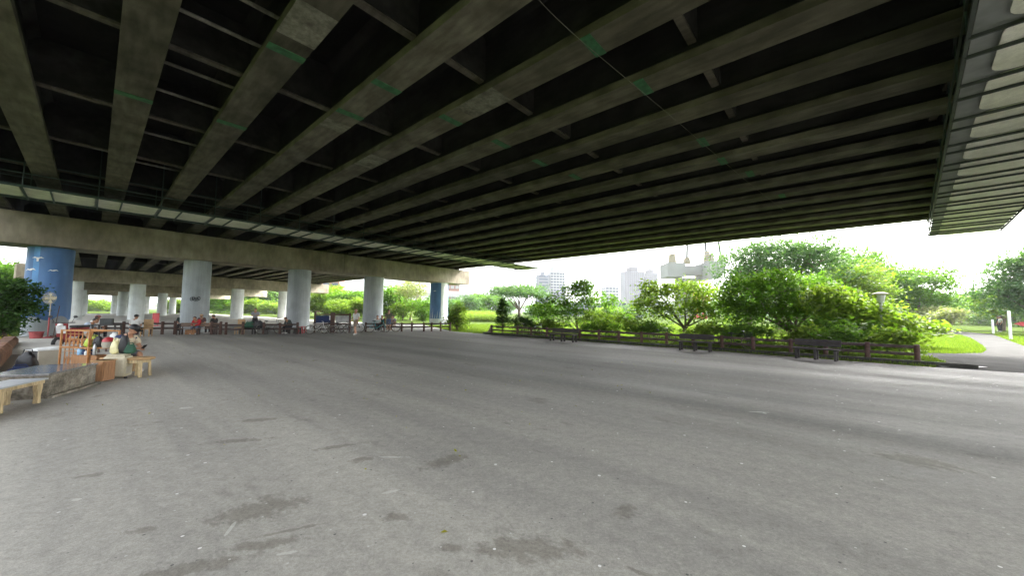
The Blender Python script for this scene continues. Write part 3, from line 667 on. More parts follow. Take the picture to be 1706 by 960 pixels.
bigtree(1580, 515, 37, 55, 'low pale flowering tree with a leaning pale trunk beside the path', M['leafE'], 28, 2600, .22, .35, 'flowering_tree', None, 6, 'barkpale')
bigtree(1552, 512, 42, 60, 'pinkish pale flowering tree behind the tip of the sprawling bush', M['leafE'], 29, 2600, .24, .35, 'flowering_tree', None, 6, 'barkpale')
bigtree(865, 474, 75, 105, 'wide flat topped umbrella shaped tree left of the striped tower', M['leafD'], 30, 7000, .42, .62, 'umbrella_tree', None, 9)
bigtree(762, 505, 31.5, 50, 'round green shrub just right of the blue and white mural column', M['leafC'], 31, 4000, .15, -.2, 'leafy_shrub', None, 6)
bigtree(705, 498, 58, 60, 'shrub seen between the last two columns behind the fence', M['leafA'], 32, 4500, .26, -.2, 'leafy_shrub', None, 6)
bigtree(672, 502, 62, 60, 'yellow green shrub right of the fourth column', M['leafC'], 33, 4500, .26, -.2, 'leafy_shrub', None, 6)
bigtree(685, 463, 64, 75, 'slender pale trunked tree between the last two columns', M['leafE'], 34, 4200, .26, .35, 'slender_tree', None, 7, 'barkpale')
# tree belts far away: prototypes copied
def belt(specs, group, labs):
    protos = []
    for s_, (lm_, R_, Z) in enumerate((('leafA', 5, 8), ('leafC', 5.5, 7), ('leafD', 6, 9))):
        protos.append((R_, Z, lm_, s_))
    first = {}
    for i, (x, yt, d, wpx, kind) in enumerate(specs):
        R_, Z, lm_, s_ = protos[kind]; p = gpos(x, d); zt = ztop(x, yt, d); rr = wpx/F*d/2
        sc = (rr/R_, rr/R_, zt/Z)
        lab = labs(i, x, d, kind)
        if kind not in first:
            t = make_tree('woodland_tree', lab, 'tree', p, blobset(R_, R_, -Z*.12, Z*.97, 11, 50+s_), 8500, .55, M[lm_], .3, 'bark', 60+s_, clump=.6, per=16, group=group)
            t.scale = sc; first[kind] = t
        else:
            dup(first[kind], p, i*1.3, lab, sc)
names_k = ['mid green', 'yellow green', 'blue green']
specs1 = [(410, 470, 150, 95, 0), (450, 466, 160, 90, 2), (545, 478, 92, 85, 1), (590, 484, 88, 80, 0), (655, 474, 72, 70, 0), (725, 492, 70, 70, 2), (575, 500, 80, 60, 1), (610, 498, 76, 60, 1), (425, 500, 132, 70, 1), (460, 505, 125, 60, 1), (368, 490, 165, 60, 0)]
belt(specs1, 'trees seen between the columns', lambda i, x, d, k: '%s tree behind the columns, %s' % (names_k[k], ['far left gap beside the second-row columns', 'farther one in the gap left of the third column', 'left one just right of the third column', 'in the gap under the distant hill', 'right of the fourth column, tall', 'left of the mural column far off', 'low one under the white elevated road', 'low one left of the fourth column', 'low one behind the standing man in grey', 'low one left of the third column base', 'farthest and smallest in the columns'][i]))
specs2 = [(775, 492, 100, 60, 2), (800, 488, 105, 60, 0), (835, 490, 110, 60, 2), (905, 505, 100, 70, 0), (750, 498, 95, 50, 0), (1010, 512, 90, 60, 1), (1050, 508, 95, 60, 2), (1235, 500, 80, 80, 0), (1340, 490, 75, 120, 2), (1560, 492, 75, 80, 0), (1600, 490, 85, 70, 2), (1630, 495, 80, 60, 1), (1655, 500, 72, 60, 0), (1700, 470, 65, 90, 0), (1480, 500, 70, 100, 2), (1415, 500, 72, 90, 0)]
pos2 = ['left of the umbrella tree nearest the mural column', 'behind the tall reeds', 'behind the small conifer', 'below the striped tower', 'beside the right end of the pier cap', 'below the low white buildings', 'below the twin grey towers', 'under the cable stayed towers', 'far behind the biggest bush', 'beyond the flowering trees', 'at the end of the path, tallest of three', 'at the end of the path, yellowish', 'right of the path end by the white posts', 'behind the tall tree at the right edge', 'behind the garden lamp', 'far behind the garden lamp, left of it']
belt(specs2, 'woodland trees beyond the lawn', lambda i, x, d, k: '%s woodland tree %s' % (names_k[k], pos2[i]))
specs3 = [(20, 438, 60, 70, 2), (150, 500, 150, 60, 1), (180, 503, 160, 50, 0), (300, 500, 130, 60, 1), (330, 495, 140, 50, 0), (-30, 430, 50, 120, 0)]
pos3 = ['above the white road at the left edge', 'far through the columns right of the mural column', 'far through the columns behind the man in white', 'far through the gap left of the second column', 'far behind the second column', 'at the left picture edge']
belt(specs3, 'trees at the far left', lambda i, x, d, k: '%s tree %s' % (names_k[k], pos3[i]))

# reeds, grass, groundcover
def blades(name, pts, h, wd, m, seed, kind='stuff'):
    r = np.random.default_rng(seed); n = len(pts); P = np.asarray(pts, float)
    a = r.uniform(0, 2*PI, n); d = np.stack([np.cos(a), np.sin(a), 0*a], 1)*wd/2; H_ = h*r.uniform(.5, 1.3, (n, 1))
    tip = P+np.concatenate([r.normal(size=(n, 2))*h*.25, H_], 1)
    v = np.stack([P-d, P+d, tip], 1).reshape(-1, 3)
    me = bpy.data.meshes.new(name); me.vertices.add(3*n); me.vertices.foreach_set('co', v.ravel())
    me.loops.add(3*n); me.loops.foreach_set('vertex_index', np.arange(3*n, dtype=np.int32))
    me.polygons.add(n); me.polygons.foreach_set('loop_start', np.arange(0, 3*n, 3, dtype=np.int32)); me.polygons.foreach_set('loop_total', np.full(n, 3, np.int32))
    me.materials.append(m); me.update(calc_edges=True)
    o = bpy.data.objects.new(name, me); C.objects.link(o); tag(o, kind=kind); return o
def inpoly(px, py, poly):
    c = np.zeros(len(px), bool); j = len(poly)-1
    for i in range(len(poly)):
        xi, yi = poly[i]; xj, yj = poly[j]
        c ^= ((yi > py) != (yj > py)) & (px < (xj-xi)*(py-yi)/(yj-yi+1e-12)+xi); j = i
    return c
r = np.random.default_rng(5)
N = 420000; u = r.uniform(17.5, 60, N); u = 17.5+(u-17.5)**1; s_ = r.uniform(-14, 34, N)
keep = r.random(N) < np.clip(1.3-(u-17.5)/38, .12, 1); u = u[keep]; s_ = s_[keep]
gx = UD.x*u+SD.x*s_; gy = UD.y*u+SD.y*s_
bad = inpoly(gx, gy, plaza) | inpoly(gx, gy, path) | (gy < 4)
P3 = np.stack([gx, gy, 0*gx-.02], 1)[~bad]
tag(blades('grass', P3, .10, .035, M['grass'], 3), 'bright green lawn grass beyond the right fence', 'grass')
rr_ = []
for i in range(9000):
    x = r.uniform(768, 835); d = r.uniform(58, 75); q = gpos(x, d); rr_.append((q.x, q.y, 0))
tag(blades('reeds', rr_, 1.5, .10, M['reed'], 4), 'belt of tall pale reeds behind the far lawn', 'reeds')
gc = []
for i in range(5000):
    q = US(r.uniform(-5.5, -2.4), r.uniform(9, 30)); gc.append((q.x, q.y, r.uniform(0, .25)))
o = leaves(gc, .14, 77, 'groundcover', M['yellowleaf'], None); tag(o, 'yellowish low plants on the bank behind the brown wall', 'ground cover', kind='stuff')
dl = []
lit = np.random.default_rng(9)
for i in range(260):
    q = US(lit.uniform(-2, 18), lit.uniform(2, 28)); dl.append((q.x, q.y, .012))
o = leaves(dl, .045, 78, 'litter', M['yellowleaf'], None, droop=0); tag(o, 'scattered dry leaf litter on the paving', 'leaf litter', kind='stuff')

# ------------------------------------------------------------ far buildings, hill, elevated roads
hl = MB(); n = 60; prev = None
hp = [(-900, 0), (-760, 130), (-640, 190), (-500, 150), (-330, 95), (-170, 50), (0, 40), (200, 30), (500, 45), (900, 60), (1400, 95), (1900, 60), (2300, 0)]
vs = []; fs = []
for k in range(60):
    X = -1000+3400*k/59
    h_ = np.interp(X, [p_[0] for p_ in hp], [p_[1] for p_ in hp])*(1+.12*math.sin(k*1.7))
    for q, (yy, f_) in enumerate(((1500, 0), (1620, .55), (1760, 1), (1950, .6), (2200, 0))): vs.append((X, yy+40*math.sin(k*.9+q), h_*f_-.5))
for k in range(59):
    for q in range(4): fs.append((k*5+q, (k+1)*5+q, (k+1)*5+q+1, k*5+q+1))
M['hill'] = mat('wooded_hill', (.03, .07, .035), .95, .5, .03, 1, .2, detail=10)
hl.add(vs, fs); tag(ob('hills', hl, M['hill'], smooth=True), kind='structure')
M['tower'] = mat('tower_wall', (.13, .14, .17), .8, .08, .1); M['towerwin'] = mat('tower_glass', (.03, .045, .08), .3, .2, .3)
M['towerb'] = mat('grey_tower_wall', (.075, .07, .08), .8, .1, .1); M['brick'] = mat('brick_wall', (.22, .09, .055), .85, .12, .5)
M['lightwall'] = mat('light_wall', (.26, .265, .27), .8, .08, .2)
def tower(label, x0, x1, yt, d, wallm, winm, floors, bays, deepf=.7, step=(), name='tower_block', band=True, group=None):
    a, b = gpos(x0, d), gpos(x1, d); W = (b-a).length; H_ = ztop((x0+x1)/2, yt, d); c = (a+b)/2; rz = math.atan2((b-a).y, (b-a).x)
    t = thing(name, label, 'building', c, rz+.15, group); D = W*deepf
    ob('wall', MB().box((0, 0, H_/2), (W, D, H_)), wallm, t)
    fh = H_/floors
    for f in range(floors):
        z = (f+.55)*fh
        if band:
            mb = MB()
            for q in range(bays):
                x = -W/2+W*(q+.5)/bays; mb.box((x, 0, z), (W/bays*.72, D+.3, fh*.5))
            mb.box((0, 0, z), (W+.3, D*.8, fh*.5)); ob('window_band', mb, winm, t)
    for (xa, w2, h2) in step: ob('roof_block', MB().box((xa*W, 0, H_+h2/2-.01), (w2*W, D*.7, h2)), wallm, t)
    return t
tower('pale tower with horizontal blue window stripes', 893, 914, 459, 330, M['tower'], M['towerwin'], 13, 1, .8, ((0, .3, 3),))
tower('taller pale tower with vertical fins joined to the striped tower', 914, 939, 455, 335, M['lightwall'], M['towerwin'], 15, 5, .8, ((-.3, .25, 5), (.1, .2, 3)))
tower('left one of the twin grey residential towers', 1037, 1070, 453, 400, M['towerb'], M['tower'], 22, 9, .7, ((0, .4, 5),), group='twin grey towers')
tower('right one of the twin grey residential towers', 1072, 1093, 455, 405, M['towerb'], M['tower'], 22, 6, .8, ((0, .4, 4),), group='twin grey towers')
tower('small pale apartment block between the tower pairs', 1005, 1028, 479, 330, M['lightwall'], M['towerwin'], 9, 4, .8)
tower('low white building with a row of dark windows below the twin towers', 1012, 1068, 503, 150, M['lightwall'], M['towerwin'], 2, 6, .3, name='low_building')
tower('second low white building hidden behind the small tree', 940, 1010, 505, 160, M['lightwall'], M['towerwin'], 2, 7, .3, name='low_building')
tower('orange brick building with glass front beyond the third column', 528, 568, 460, 230, M['brick'], M['towerwin'], 6, 3, .8, name='brick_building')
tower('orange brick building peeping out right of the mural column', 742, 765, 475, 260, M['brick'], M['lightwall'], 5, 3, .8, name='brick_building')
def elev(label, x0, y0, d0, x1, y1, d1, th, pill):
    a, b = dep(x0, y0, d0), dep(x1, y1, d1); c = (a+b)/2; t = thing('elevated_road', label, 'elevated road', (c.x, c.y, 0), 0)
    a2, b2 = a-Vector((c.x, c.y, 0)), b-Vector((c.x, c.y, 0))
    ob('road_deck', MB().beam(a2, b2, 6, th), M['lightwall'], t); ob('guard_wall', MB().beam(a2+Vector((0, -3.2, th*.7)), b2+Vector((0, -3.2, th*.7)), .3, th*.5), M['white'], t)
    for i in range(pill):
        q = a2.lerp(b2, (i+.5)/pill); ob('pillar', MB().box((q.x, q.y, q.z/2), (2, 2, q.z-.1)), M['lightwall'], t)
elev('white elevated road crossing behind the trees between the columns', 520, 487, 170, 830, 494, 230, 2.2, 5)
elev('white elevated road at the left edge behind the dark bush', -120, 444, 70, 60, 450, 100, 1.3, 3)
elev('white elevated road low on the horizon under the twin towers', 985, 516, 180, 1180, 517, 200, 2.5, 5)
# unfinished bridge works with stay cables
w0 = gpos(1155, 130); t = thing('bridge_pylon_works', 'unfinished concrete pier table with striped stacks and stay cables', 'construction', w0, -.1)
sc_ = 130/F; M['conc'] = mat('fresh_concrete', (.19, .20, .19), .85, .12, .2); M['striped'] = mat('yellow_stack', (.24, .20, .10), .8, .15, .5)
zt_ = ztop(1155, 440, 130); zb = ztop(1155, 463, 130)
ob('deck_table', MB().box((0, 2, (zt_+zb)/2+.2), (92*sc_, 5, (zt_-zb)*.7)), M['conc'], t)
ob('box_girder', MB().box((-33*sc_, 0, (zt_+zb)/2), (28*sc_, 9, zt_-zb)), M['conc'], t)
ob('box_girder', MB().add([(14*sc_, -7, zt_+.3), (14*sc_, -7, zb-1.2), (24*sc_, -7, zb-1), (38*sc_, -7, zb+1.6), (38*sc_, -7, zt_+.3), (14*sc_, 5, zt_+.3), (14*sc_, 5, zb-1), (24*sc_, 5, zb-.8), (38*sc_, 5, zb+1.6), (38*sc_, 5, zt_+.3)], [(0, 1, 2, 3, 4), (9, 8, 7, 6, 5), (0, 5, 6, 1), (1, 6, 7, 2), (2, 7, 8, 3), (3, 8, 9, 4), (4, 9, 5, 0)]), M['conc'], t)
for x, hh, ww in ((-33, 17, 12), (-9, 11, 10), (23, 21, 8), (30, 18, 7), (46, 16, 8)):
    for q in range(5):
        wq = ww*(1-.09*q)*sc_; ob('stack_block', MB().box((x*sc_, 0, zt_+(q+.5)*hh*sc_/5), (wq, 2.5, hh*sc_/5*.55)).box((x*sc_, 0, zt_+(q+.5)*hh*sc_/5), (wq*.85, 2.2, hh*sc_/5), mi=1), [M['striped'], M['conc']], t)
for x, dx in ((-9, 2), (23, -3), (46, -6)):
    ob('stay_cable', MB().tube((x*sc_, 0, zt_+1), ((x+dx)*sc_, 0, zt_+60*sc_), .42), M['darksteel'], t)
ob('pier_leg', MB().box((-8*sc_, 2, zb/2), (30*sc_, 4, zb-.1)), M['conc'], t)
r1 = gpos(1166, 125); tag(ob('red_machine', MB().box((0, 0, 7.6), (3.4, 2.5, 2.6)).box((1.8, -.3, 6.7), (2.4, 2, 2)).beam((-1, 0, 1), (-1, 0, 6.6), .4, .4).beam((1, 0, 1), (1, 0, 6.6), .4, .4).box((0, 0, .5), (3.5, 2.5, 1)), M['red'], loc=r1), 'red machine beneath the unfinished bridge table', 'construction machine')

# ------------------------------------------------------------ lamp and posts on the lawn
p = gpos(1467, 18.3); t = thing('garden_lamp', 'mushroom shaped garden lamp on a grey post rising above the bush', 'lamp', p)
H_ = ztop(1467, 488, 18.3)
ob('post', MB().lathe([(.07, 0), (.06, H_-.5)], n=14), M['metal'], t, smooth=True)
ob('lamp_shade', MB().lathe([(.05, H_-.10), (.33, H_-.07), (.33, H_-.045), (.12, H_+.02)], n=24), M['cream'], t, smooth=True)
ob('lantern', MB().lathe([(.12, H_-.5), (.2, H_-.12)], n=8), M['white'], t)
for x, yb, ht, lab in ((1684, 566, 2.0, 'taller white post on the right lawn'), (1655, 556.5, 1.3, 'shorter white post farther along the path')):
    mb = MB().box((0, 0, ht/2), (.2, .1, ht)).box((0, 0, ht+.02), (.12, .12, .06)); tag(ob('white_post', mb, M['white'], loc=at(x, yb), rz=.3, bevel=.01), lab, 'post', 'white posts beside the path')
p = gpos(1702, 36); t = thing('red_stall', 'low red awning stall among the trees at the right edge', 'stall', p); t.scale = (.45, .5, 1.0)
ob('awning', MB().add([(-1.1, -.6, .75), (1.1, -.6, .75), (1.1, .7, .95), (-1.1, .7, .95), (-.9, -.1, 1.15), (.9, -.1, 1.15)], [(0, 1, 5, 4), (1, 2, 5), (2, 3, 4, 5), (3, 0, 4)]), M['red'], t)
for x in (-1, 1): ob('pole', MB().tube((x, -.5, 0), (x, -.5, .78), .03), M['post'], t)
# ------------------------------------------------------------ people
DG = bpy.context.evaluated_depsgraph_get
def seg_d(p, a, b):
    ab = b-a; t = max(0, min(1, (p-a).dot(ab)/max(ab.length_squared, 1e-9))); return (p-(a+ab*t)).length, t
def person(label, loc, rz, J, shirt, pants, shorts=False, sleeve=.75, hat=None, hair='hair', bald=False, mask=False, fat=1.0, shoe='shoe', longsleeve=False, group=None, look=(0, 0), panel=None):
    """J: joints in local metres, person faces +x. One skinned body, clothes cut from it and swollen."""
    V = {k: Vector(v) for k, v in J.items()}
    names = ['pel', 'waist', 'chest', 'neck', 'head0', 'shL', 'elL', 'wrL', 'paL', 'shR', 'elR', 'wrR', 'paR', 'hiL', 'knL', 'anL', 'toL', 'hiR', 'knR', 'anR', 'toR']
    hd = V['head']; V['head0'] = V['neck'].lerp(hd, .45)
    for s_ in 'LR':
        V['pa'+s_] = V['wr'+s_]+(V['wr'+s_]-V['el'+s_]).normalized()*.075
    rad = dict(pel=.145, waist=.135*fat, chest=.150, neck=.058, head0=.058, sh=.062, el=.043, wr=.030, pa=.030, hi=.095, kn=.062, an=.040, to=.038)
    E = [('pel', 'waist'), ('waist', 'chest'), ('chest', 'neck'), ('neck', 'head0')]
    for s_ in 'LR': E += [('chest', 'sh'+s_), ('sh'+s_, 'el'+s_), ('el'+s_, 'wr'+s_), ('wr'+s_, 'pa'+s_), ('pel', 'hi'+s_), ('hi'+s_, 'kn'+s_), ('kn'+s_, 'an'+s_), ('an'+s_, 'to'+s_)]
    me = bpy.data.meshes.new('b'); me.from_pydata([V[k] for k in names], [(names.index(a), names.index(b)) for a, b in E], [])
    tmp = bpy.data.objects.new('tmp', me); C.objects.link(tmp)
    mo = tmp.modifiers.new('s', 'SKIN'); mo.use_smooth_shade = True; sd_ = tmp.modifiers.new('u', 'SUBSURF'); sd_.levels = 2; sd_.render_levels = 2
    if not me.skin_vertices: me.attributes  # layer is made by the modifier
    sv_ = me.skin_vertices[0].data if me.skin_vertices else None
    if sv_ is None:
        bmm = bmesh.new(); bmm.from_mesh(me); bmm.verts.layers.skin.verify(); bmm.to_mesh(me); bmm.free(); sv_ = me.skin_vertices[0].data
    for i, k in enumerate(names):
        kk = k if k in rad else k[:2]; R_ = rad[kk]
        sv_[i].radius = (R_, R_); sv_[i].use_root = (i == 0)
        if k in ('pel', 'waist', 'chest'): sv_[i].radius = (R_*1.0, R_*.82)
    bpy.context.view_layer.update()
    em = bpy.data.meshes.new_from_object(tmp.evaluated_get(DG())); bpy.data.objects.remove(tmp)
    vs = [v.co.copy() for v in em.vertices]; ns = [v.normal.copy() for v in em.vertices]; fs = [list(p.vertices) for p in em.polygons]
    bones = [(a, b, V[a], V[b]) for a, b in E]
    def cls(p):
        best = min(bones, key=lambda q: seg_d(p, q[2], q[3])[0]-rad.get(q[0] if q[0] in rad else q[0][:2], .05)*.6)
        return best[0], best[1], seg_d(p, best[2], best[3])[1]
    vc = [cls(v) for v in vs]
    def inshirt(c):
        a, b, t_ = c
        if (a, b) in (('waist', 'chest'), ('chest', 'shL'), ('chest', 'shR')): return True
        if (a, b) == ('pel', 'waist'): return t_ > .15
        if (a, b) == ('chest', 'neck'): return t_ < .62
        if a[:2] == 'sh': return t_ < (1.1 if longsleeve else sleeve)
        if a[:2] == 'el': return longsleeve and t_ < .9
        return False
    def inpants(c):
        a, b, t_ = c
        if (a, b) == ('pel', 'waist'): return t_ <= .35
        if a == 'pel': return True
        if a[:2] == 'hi': return t_ < (.92 if shorts else 1.1)
        if a[:2] == 'kn': return (not shorts) and t_ < .95
        return False
    def inshoe(c): return c[0][:2] == 'an' or (c[0][:2] == 'kn' and c[2] > .97)
    t = MB(); t.v = [tuple(v) for v in vs]; t.f = [list(f) for f in fs]; t.m = [0]*len(fs)
    # head as part of the body mesh
    ax = Matrix.Rotation(look[0], 3, 'Z') @ Matrix.Rotation(look[1], 3, 'Y')
    def hp_(x, y, z): return hd+ax @ Vector((x, y, z))
    def hell(c, r_, mi=0, n=14, k=9): 
        q = MB().ell((0, 0, 0), r_, n, 0, k); t.add([hp_(*(Vector(c)+Vector(v))) for v in q.v], q.f, mi)
    hell((0, 0, .02), (.098, .078, .105)); hell((.028, 0, -.05), (.066, .058, .066)); hell((.10, 0, -.012), (.018, .014, .026), 0, 8, 6)
    for y in (-.079, .079): hell((-.005, y, -.01), (.02, .012, .03), 0, 8, 6)
    for y in (-.032, .032):
        hell((.087, y, .018), (.012, .016, .008), 2, 8, 6); hell((.093, y, .038), (.008, .02, .004), 2, 8, 6)
    hell((.090, 0, -.058), (.010, .024, .006), 3, 8, 6)
    # five fingers on each hand
    for s_ in 'LR':
        d = (V['wr'+s_]-V['el'+s_]).normalized(); pa = V['pa'+s_]; side = d.cross(Vector((0, 0, 1)))
        side = side.normalized() if side.length > .2 else Vector((1, 0, 0)); nn = side.cross(d)
        for q in range(4):
            b0 = pa+side*((q-1.5)*.019)-d*.01; L = (.062, .075, .07, .055)[q]
            t.path([b0, b0+d*L*.5-nn*.006, b0+d*L*.85-nn*.03], [.0095, .0085, .006], 6, 0)
        b0 = V['wr'+s_].lerp(pa, .45)+side*.028; t.path([b0, b0+side*.022+d*.03, b0+side*.02+d*.058-nn*.012], [.011, .0095, .007], 6, 0)
    tt = thing('person', label, 'person', loc, rz, group)
    ob('body', t, [M['skin'], M['skin'], M['hair'], M['lip']], tt, smooth=True)
    def cut(name, test, grow, m, mi=None):
        sel = [f for f in fs if sum(test(vc[i]) for i in f) >= len(f)-1]
        if not sel: return
        idx = {}; mb = MB()
        for f in sel:
            for i in f:
                if i not in idx: idx[i] = len(idx); mb.v.append(tuple(vs[i]+ns[i]*grow*(1+.25*math.sin(vs[i].z*47+vs[i].x*31))))
            mb.f.append([idx[i] for i in f]); mb.m.append(1 if name == 'shirt' and panel and panel[0](vs[f[0]], ns[f[0]], vc[f[0]]) else 0)
        o = ob(name, mb, [m, panel[1]] if name == 'shirt' and panel else m, tt, smooth=True); so = o.modifiers.new('thick', 'SOLIDIFY'); so.thickness = .006; so.offset = -1; return o
    cut('shorts' if shorts else 'trousers', inpants, .012, pants)
    cut('shirt', inshirt, .020, shirt)
    cut('shoe', inshoe, .010, M[shoe])
    if not bald:
        q = MB(); base = MB().ell((0, 0, 0), (.108, .088, .112), 16, 0, 12)
        keep = [f for f in base.f if all(not (base.v[i][0] > .045 and base.v[i][2] < .055) and base.v[i][2] > -.055+(.03 if base.v[i][0] > -.01 else 0) for i in f)]
        q.v = [tuple(hp_(v[0]-.006, v[1], v[2]+.022)) for v in base.v]; q.f = keep; q.m = [0]*len(keep)
        o = ob('hair', q, M[hair], tt, smooth=True); so = o.modifiers.new('thick', 'SOLIDIFY'); so.thickness = .008
    if hat:
        q = MB(); pr_ = [(.104, .03), (.102, .06), (.085, .10), (.05, .122), (.001, .128)]; b_ = MB().lathe(pr_, n=16); b_.box((.13, 0, .035), (.12, .13, .012))
        q.v = [tuple(hp_(*v)) for v in b_.v]; q.f = b_.f; q.m = b_.m; ob('cap', q, hat, tt, smooth=True)
    if mask:
        q = MB(); b_ = MB().ell((.062, 0, -.045), (.05, .062, .05), 12, 0, 8); q.v = [tuple(hp_(*v)) for v in b_.v]; q.f = b_.f; q.m = b_.m; ob('face_mask', q, M['white'], tt, smooth=True)
    return tt
def mir(d):
    o = dict(d)
    for k, v in list(d.items()):
        if k.endswith('L') and k[:-1]+'R' not in d: o[k[:-1]+'R'] = (v[0], -v[1], v[2])
    return o
STAND = mir(dict(pel=(0, 0, .93), waist=(0, 0, 1.08), chest=(-.01, 0, 1.28), neck=(0, 0, 1.43), head=(.02, 0, 1.56), shL=(-.01, .185, 1.37), elL=(-.03, .235, 1.10), wrL=(.06, .235, .88), hiL=(0, .09, .88), knL=(.02, .10, .48), anL=(-.02, .11, .08), toL=(.13, .125, .035)))
def pose(base, **k):
    d = dict(base); d.update(k); return d
PHONE = pose(STAND, elR=(.02, -.23, 1.12), wrR=(.24, -.10, 1.18), elL=(.02, .23, 1.12), wrL=(.24, .10, 1.16))
SIT = mir(dict(pel=(0, 0, .50), waist=(.0, 0, .64), chest=(.03, 0, .84), neck=(.06, 0, .99), head=(.10, 0, 1.12), shL=(.03, .18, .92), elL=(.08, .23, .66), wrL=(.30, .13, .62), hiL=(.05, .095, .47), knL=(.44, .13, .47), anL=(.42, .13, .08), toL=(.57, .14, .035)))
LEAN = mir(dict(pel=(0, 0, .50), waist=(.06, 0, .62), chest=(.20, 0, .78), neck=(.32, 0, .90), head=(.42, 0, .99), shL=(.22, .18, .86), elL=(.30, .22, .62), wrL=(.50, .08, .56), hiL=(.05, .10, .47), knL=(.42, .15, .46), anL=(.36, .14, .08), toL=(.51, .15, .035)))
cl = cloth
W = cl('white_shirt', (.62, .62, .60)); 
# nearest man on the bench, leaning forward with a phone
NEAR = pose(LEAN, chest=(.16, 0, .80), neck=(.27, 0, .95), head=(.36, 0, 1.07), shL=(.18, .18, .89), shR=(.18, -.18, .89), elL=(.30, .20, .64), elR=(.30, -.20, .64), wrL=(.54, .07, .60), wrR=(.55, -.05, .61))
pn = at(214, 611); pn.z = 0
n_ = person('man in navy and cream shirt leaning forward over his phone', Vector((-9.76, 9.3, 0)), -.12, NEAR, cl('navy_shirt', (.035, .05, .12)), cl('grey_shorts', (.13, .13, .15)), shorts=True, hat=M['black'], sleeve=.8, look=(0, .45), panel=(lambda p, q, c_: c_[0][:2] == 'sh' or q.x > .8 or (c_[1] == 'neck' and c_[2] > .3), cl('cream_cloth', (.60, .52, .38))))
tag(ob('phone', MB().box((0, 0, 0), (.012, .075, .15), ry=.8), M['black'], loc=Vector((-9.76, 9.3, 0))+Vector((.655, -.06, .635)), rz=-.12, bevel=.004), 'black phone in the hands of the man leaning forward', 'phone')
def faceto(d): return math.atan2(d[1], d[0])
def P(x, y, d=None):
    return at(x, y) if d is None else gpos(x, d)
person('man in white shirt with a reddish cap seated with his back turned', gpos(163, 17.5), 1.9, pose(SIT), W, cl('dark_trousers', (.03, .03, .035)), hat=cl('pink_cap', (.30, .10, .09)))
person('black haired man in pale blue bending low beside the reddish cap man', gpos(143, 17), .3, LEAN, cl('pale_blue_shirt', (.45, .52, .62)), M['dark_trousers'])
person('man in white shirt and black cap seated against the left fence', gpos(228, 20.5), 2.0, SIT, W, M['dark_trousers'], hat=M['black'], fat=1.1)
person('person in a red top and jeans bending forward on the slatted bench', at(326, 557.5)+Vector((-.1, .35, 0)), -1.5, LEAN, cl('red_top', (.50, .025, .035)), cl('jeans', (.12, .18, .28)), longsleeve=True)
person('person with a face mask seated behind the one in red', gpos(305, 25.2), -.9, SIT, cl('dark_green_top', (.04, .06, .05)), M['dark_trousers'], mask=True)
person('person with a tan hat seated behind the bench, right of the one in red', gpos(339, 25), -1.4, SIT, cl('brown_top', (.09, .05, .05)), M['dark_trousers'], hat=cl('tan_hat', (.50, .36, .22)))
person('masked person in a black shirt looking sideways at the end of the bench', gpos(360, 23.6), 3.1, SIT, cl('black_top', (.02, .02, .022)), M['dark_trousers'], mask=True)
person('standing man in a grey shirt behind the far fence, hands at his waist', gpos(427, 27.2), -1.2, PHONE, cl('grey_shirt', (.33, .34, .36)), M['dark_trousers'])
person('hunched person in dark hooded clothes sitting beside the red stool', gpos(487, 25.0), -2.0, LEAN, cl('hooded_top', (.045, .06, .055)), M['dark_trousers'], longsleeve=True, mask=True)
WALK = pose(STAND, knL=(.14, .10, .50), anL=(.14, .11, .09), toL=(.29, .12, .05), knR=(-.02, -.10, .48), anR=(-.16, -.11, .10), toR=(-.03, -.12, .035), wrR=(.12, -.25, .92))
person('bald elderly man in a white shirt and shorts walking on the plaza', at(592, 558.5), -2.0, WALK, W, cl('tan_shorts', (.22, .17, .13)), shorts=True, bald=True)
person('standing man in olive shirt and blue shorts beside the bicycles', at(647, 553), -1.3, WALK, cl('olive_shirt', (.13, .12, .09)), cl('blue_shorts', (.10, .13, .25)), shorts=True)
person('seated person in a white top left of the man in blue shorts', gpos(630, 28.6), -1.2, SIT, W, M['dark_trousers'])
person('seated person in dark clothes just left of the man in blue shorts', gpos(638.5, 29.2), -1.7, SIT, M['black_top'], M['dark_trousers'])
person('seated person in a grey top right of the man in blue shorts', gpos(657, 29.4), -1.9, SIT, M['grey_shirt'], cl('beige_shorts', (.35, .3, .24)), shorts=True)
person('distant person in white on the path near the right edge', gpos(1664, 40), 2.5, STAND, W, M['dark_trousers'])
person('distant person in dark clothes on the path near the right edge', gpos(1660.5, 40.5), 2.0, STAND, M['black_top'], M['dark_trousers'])

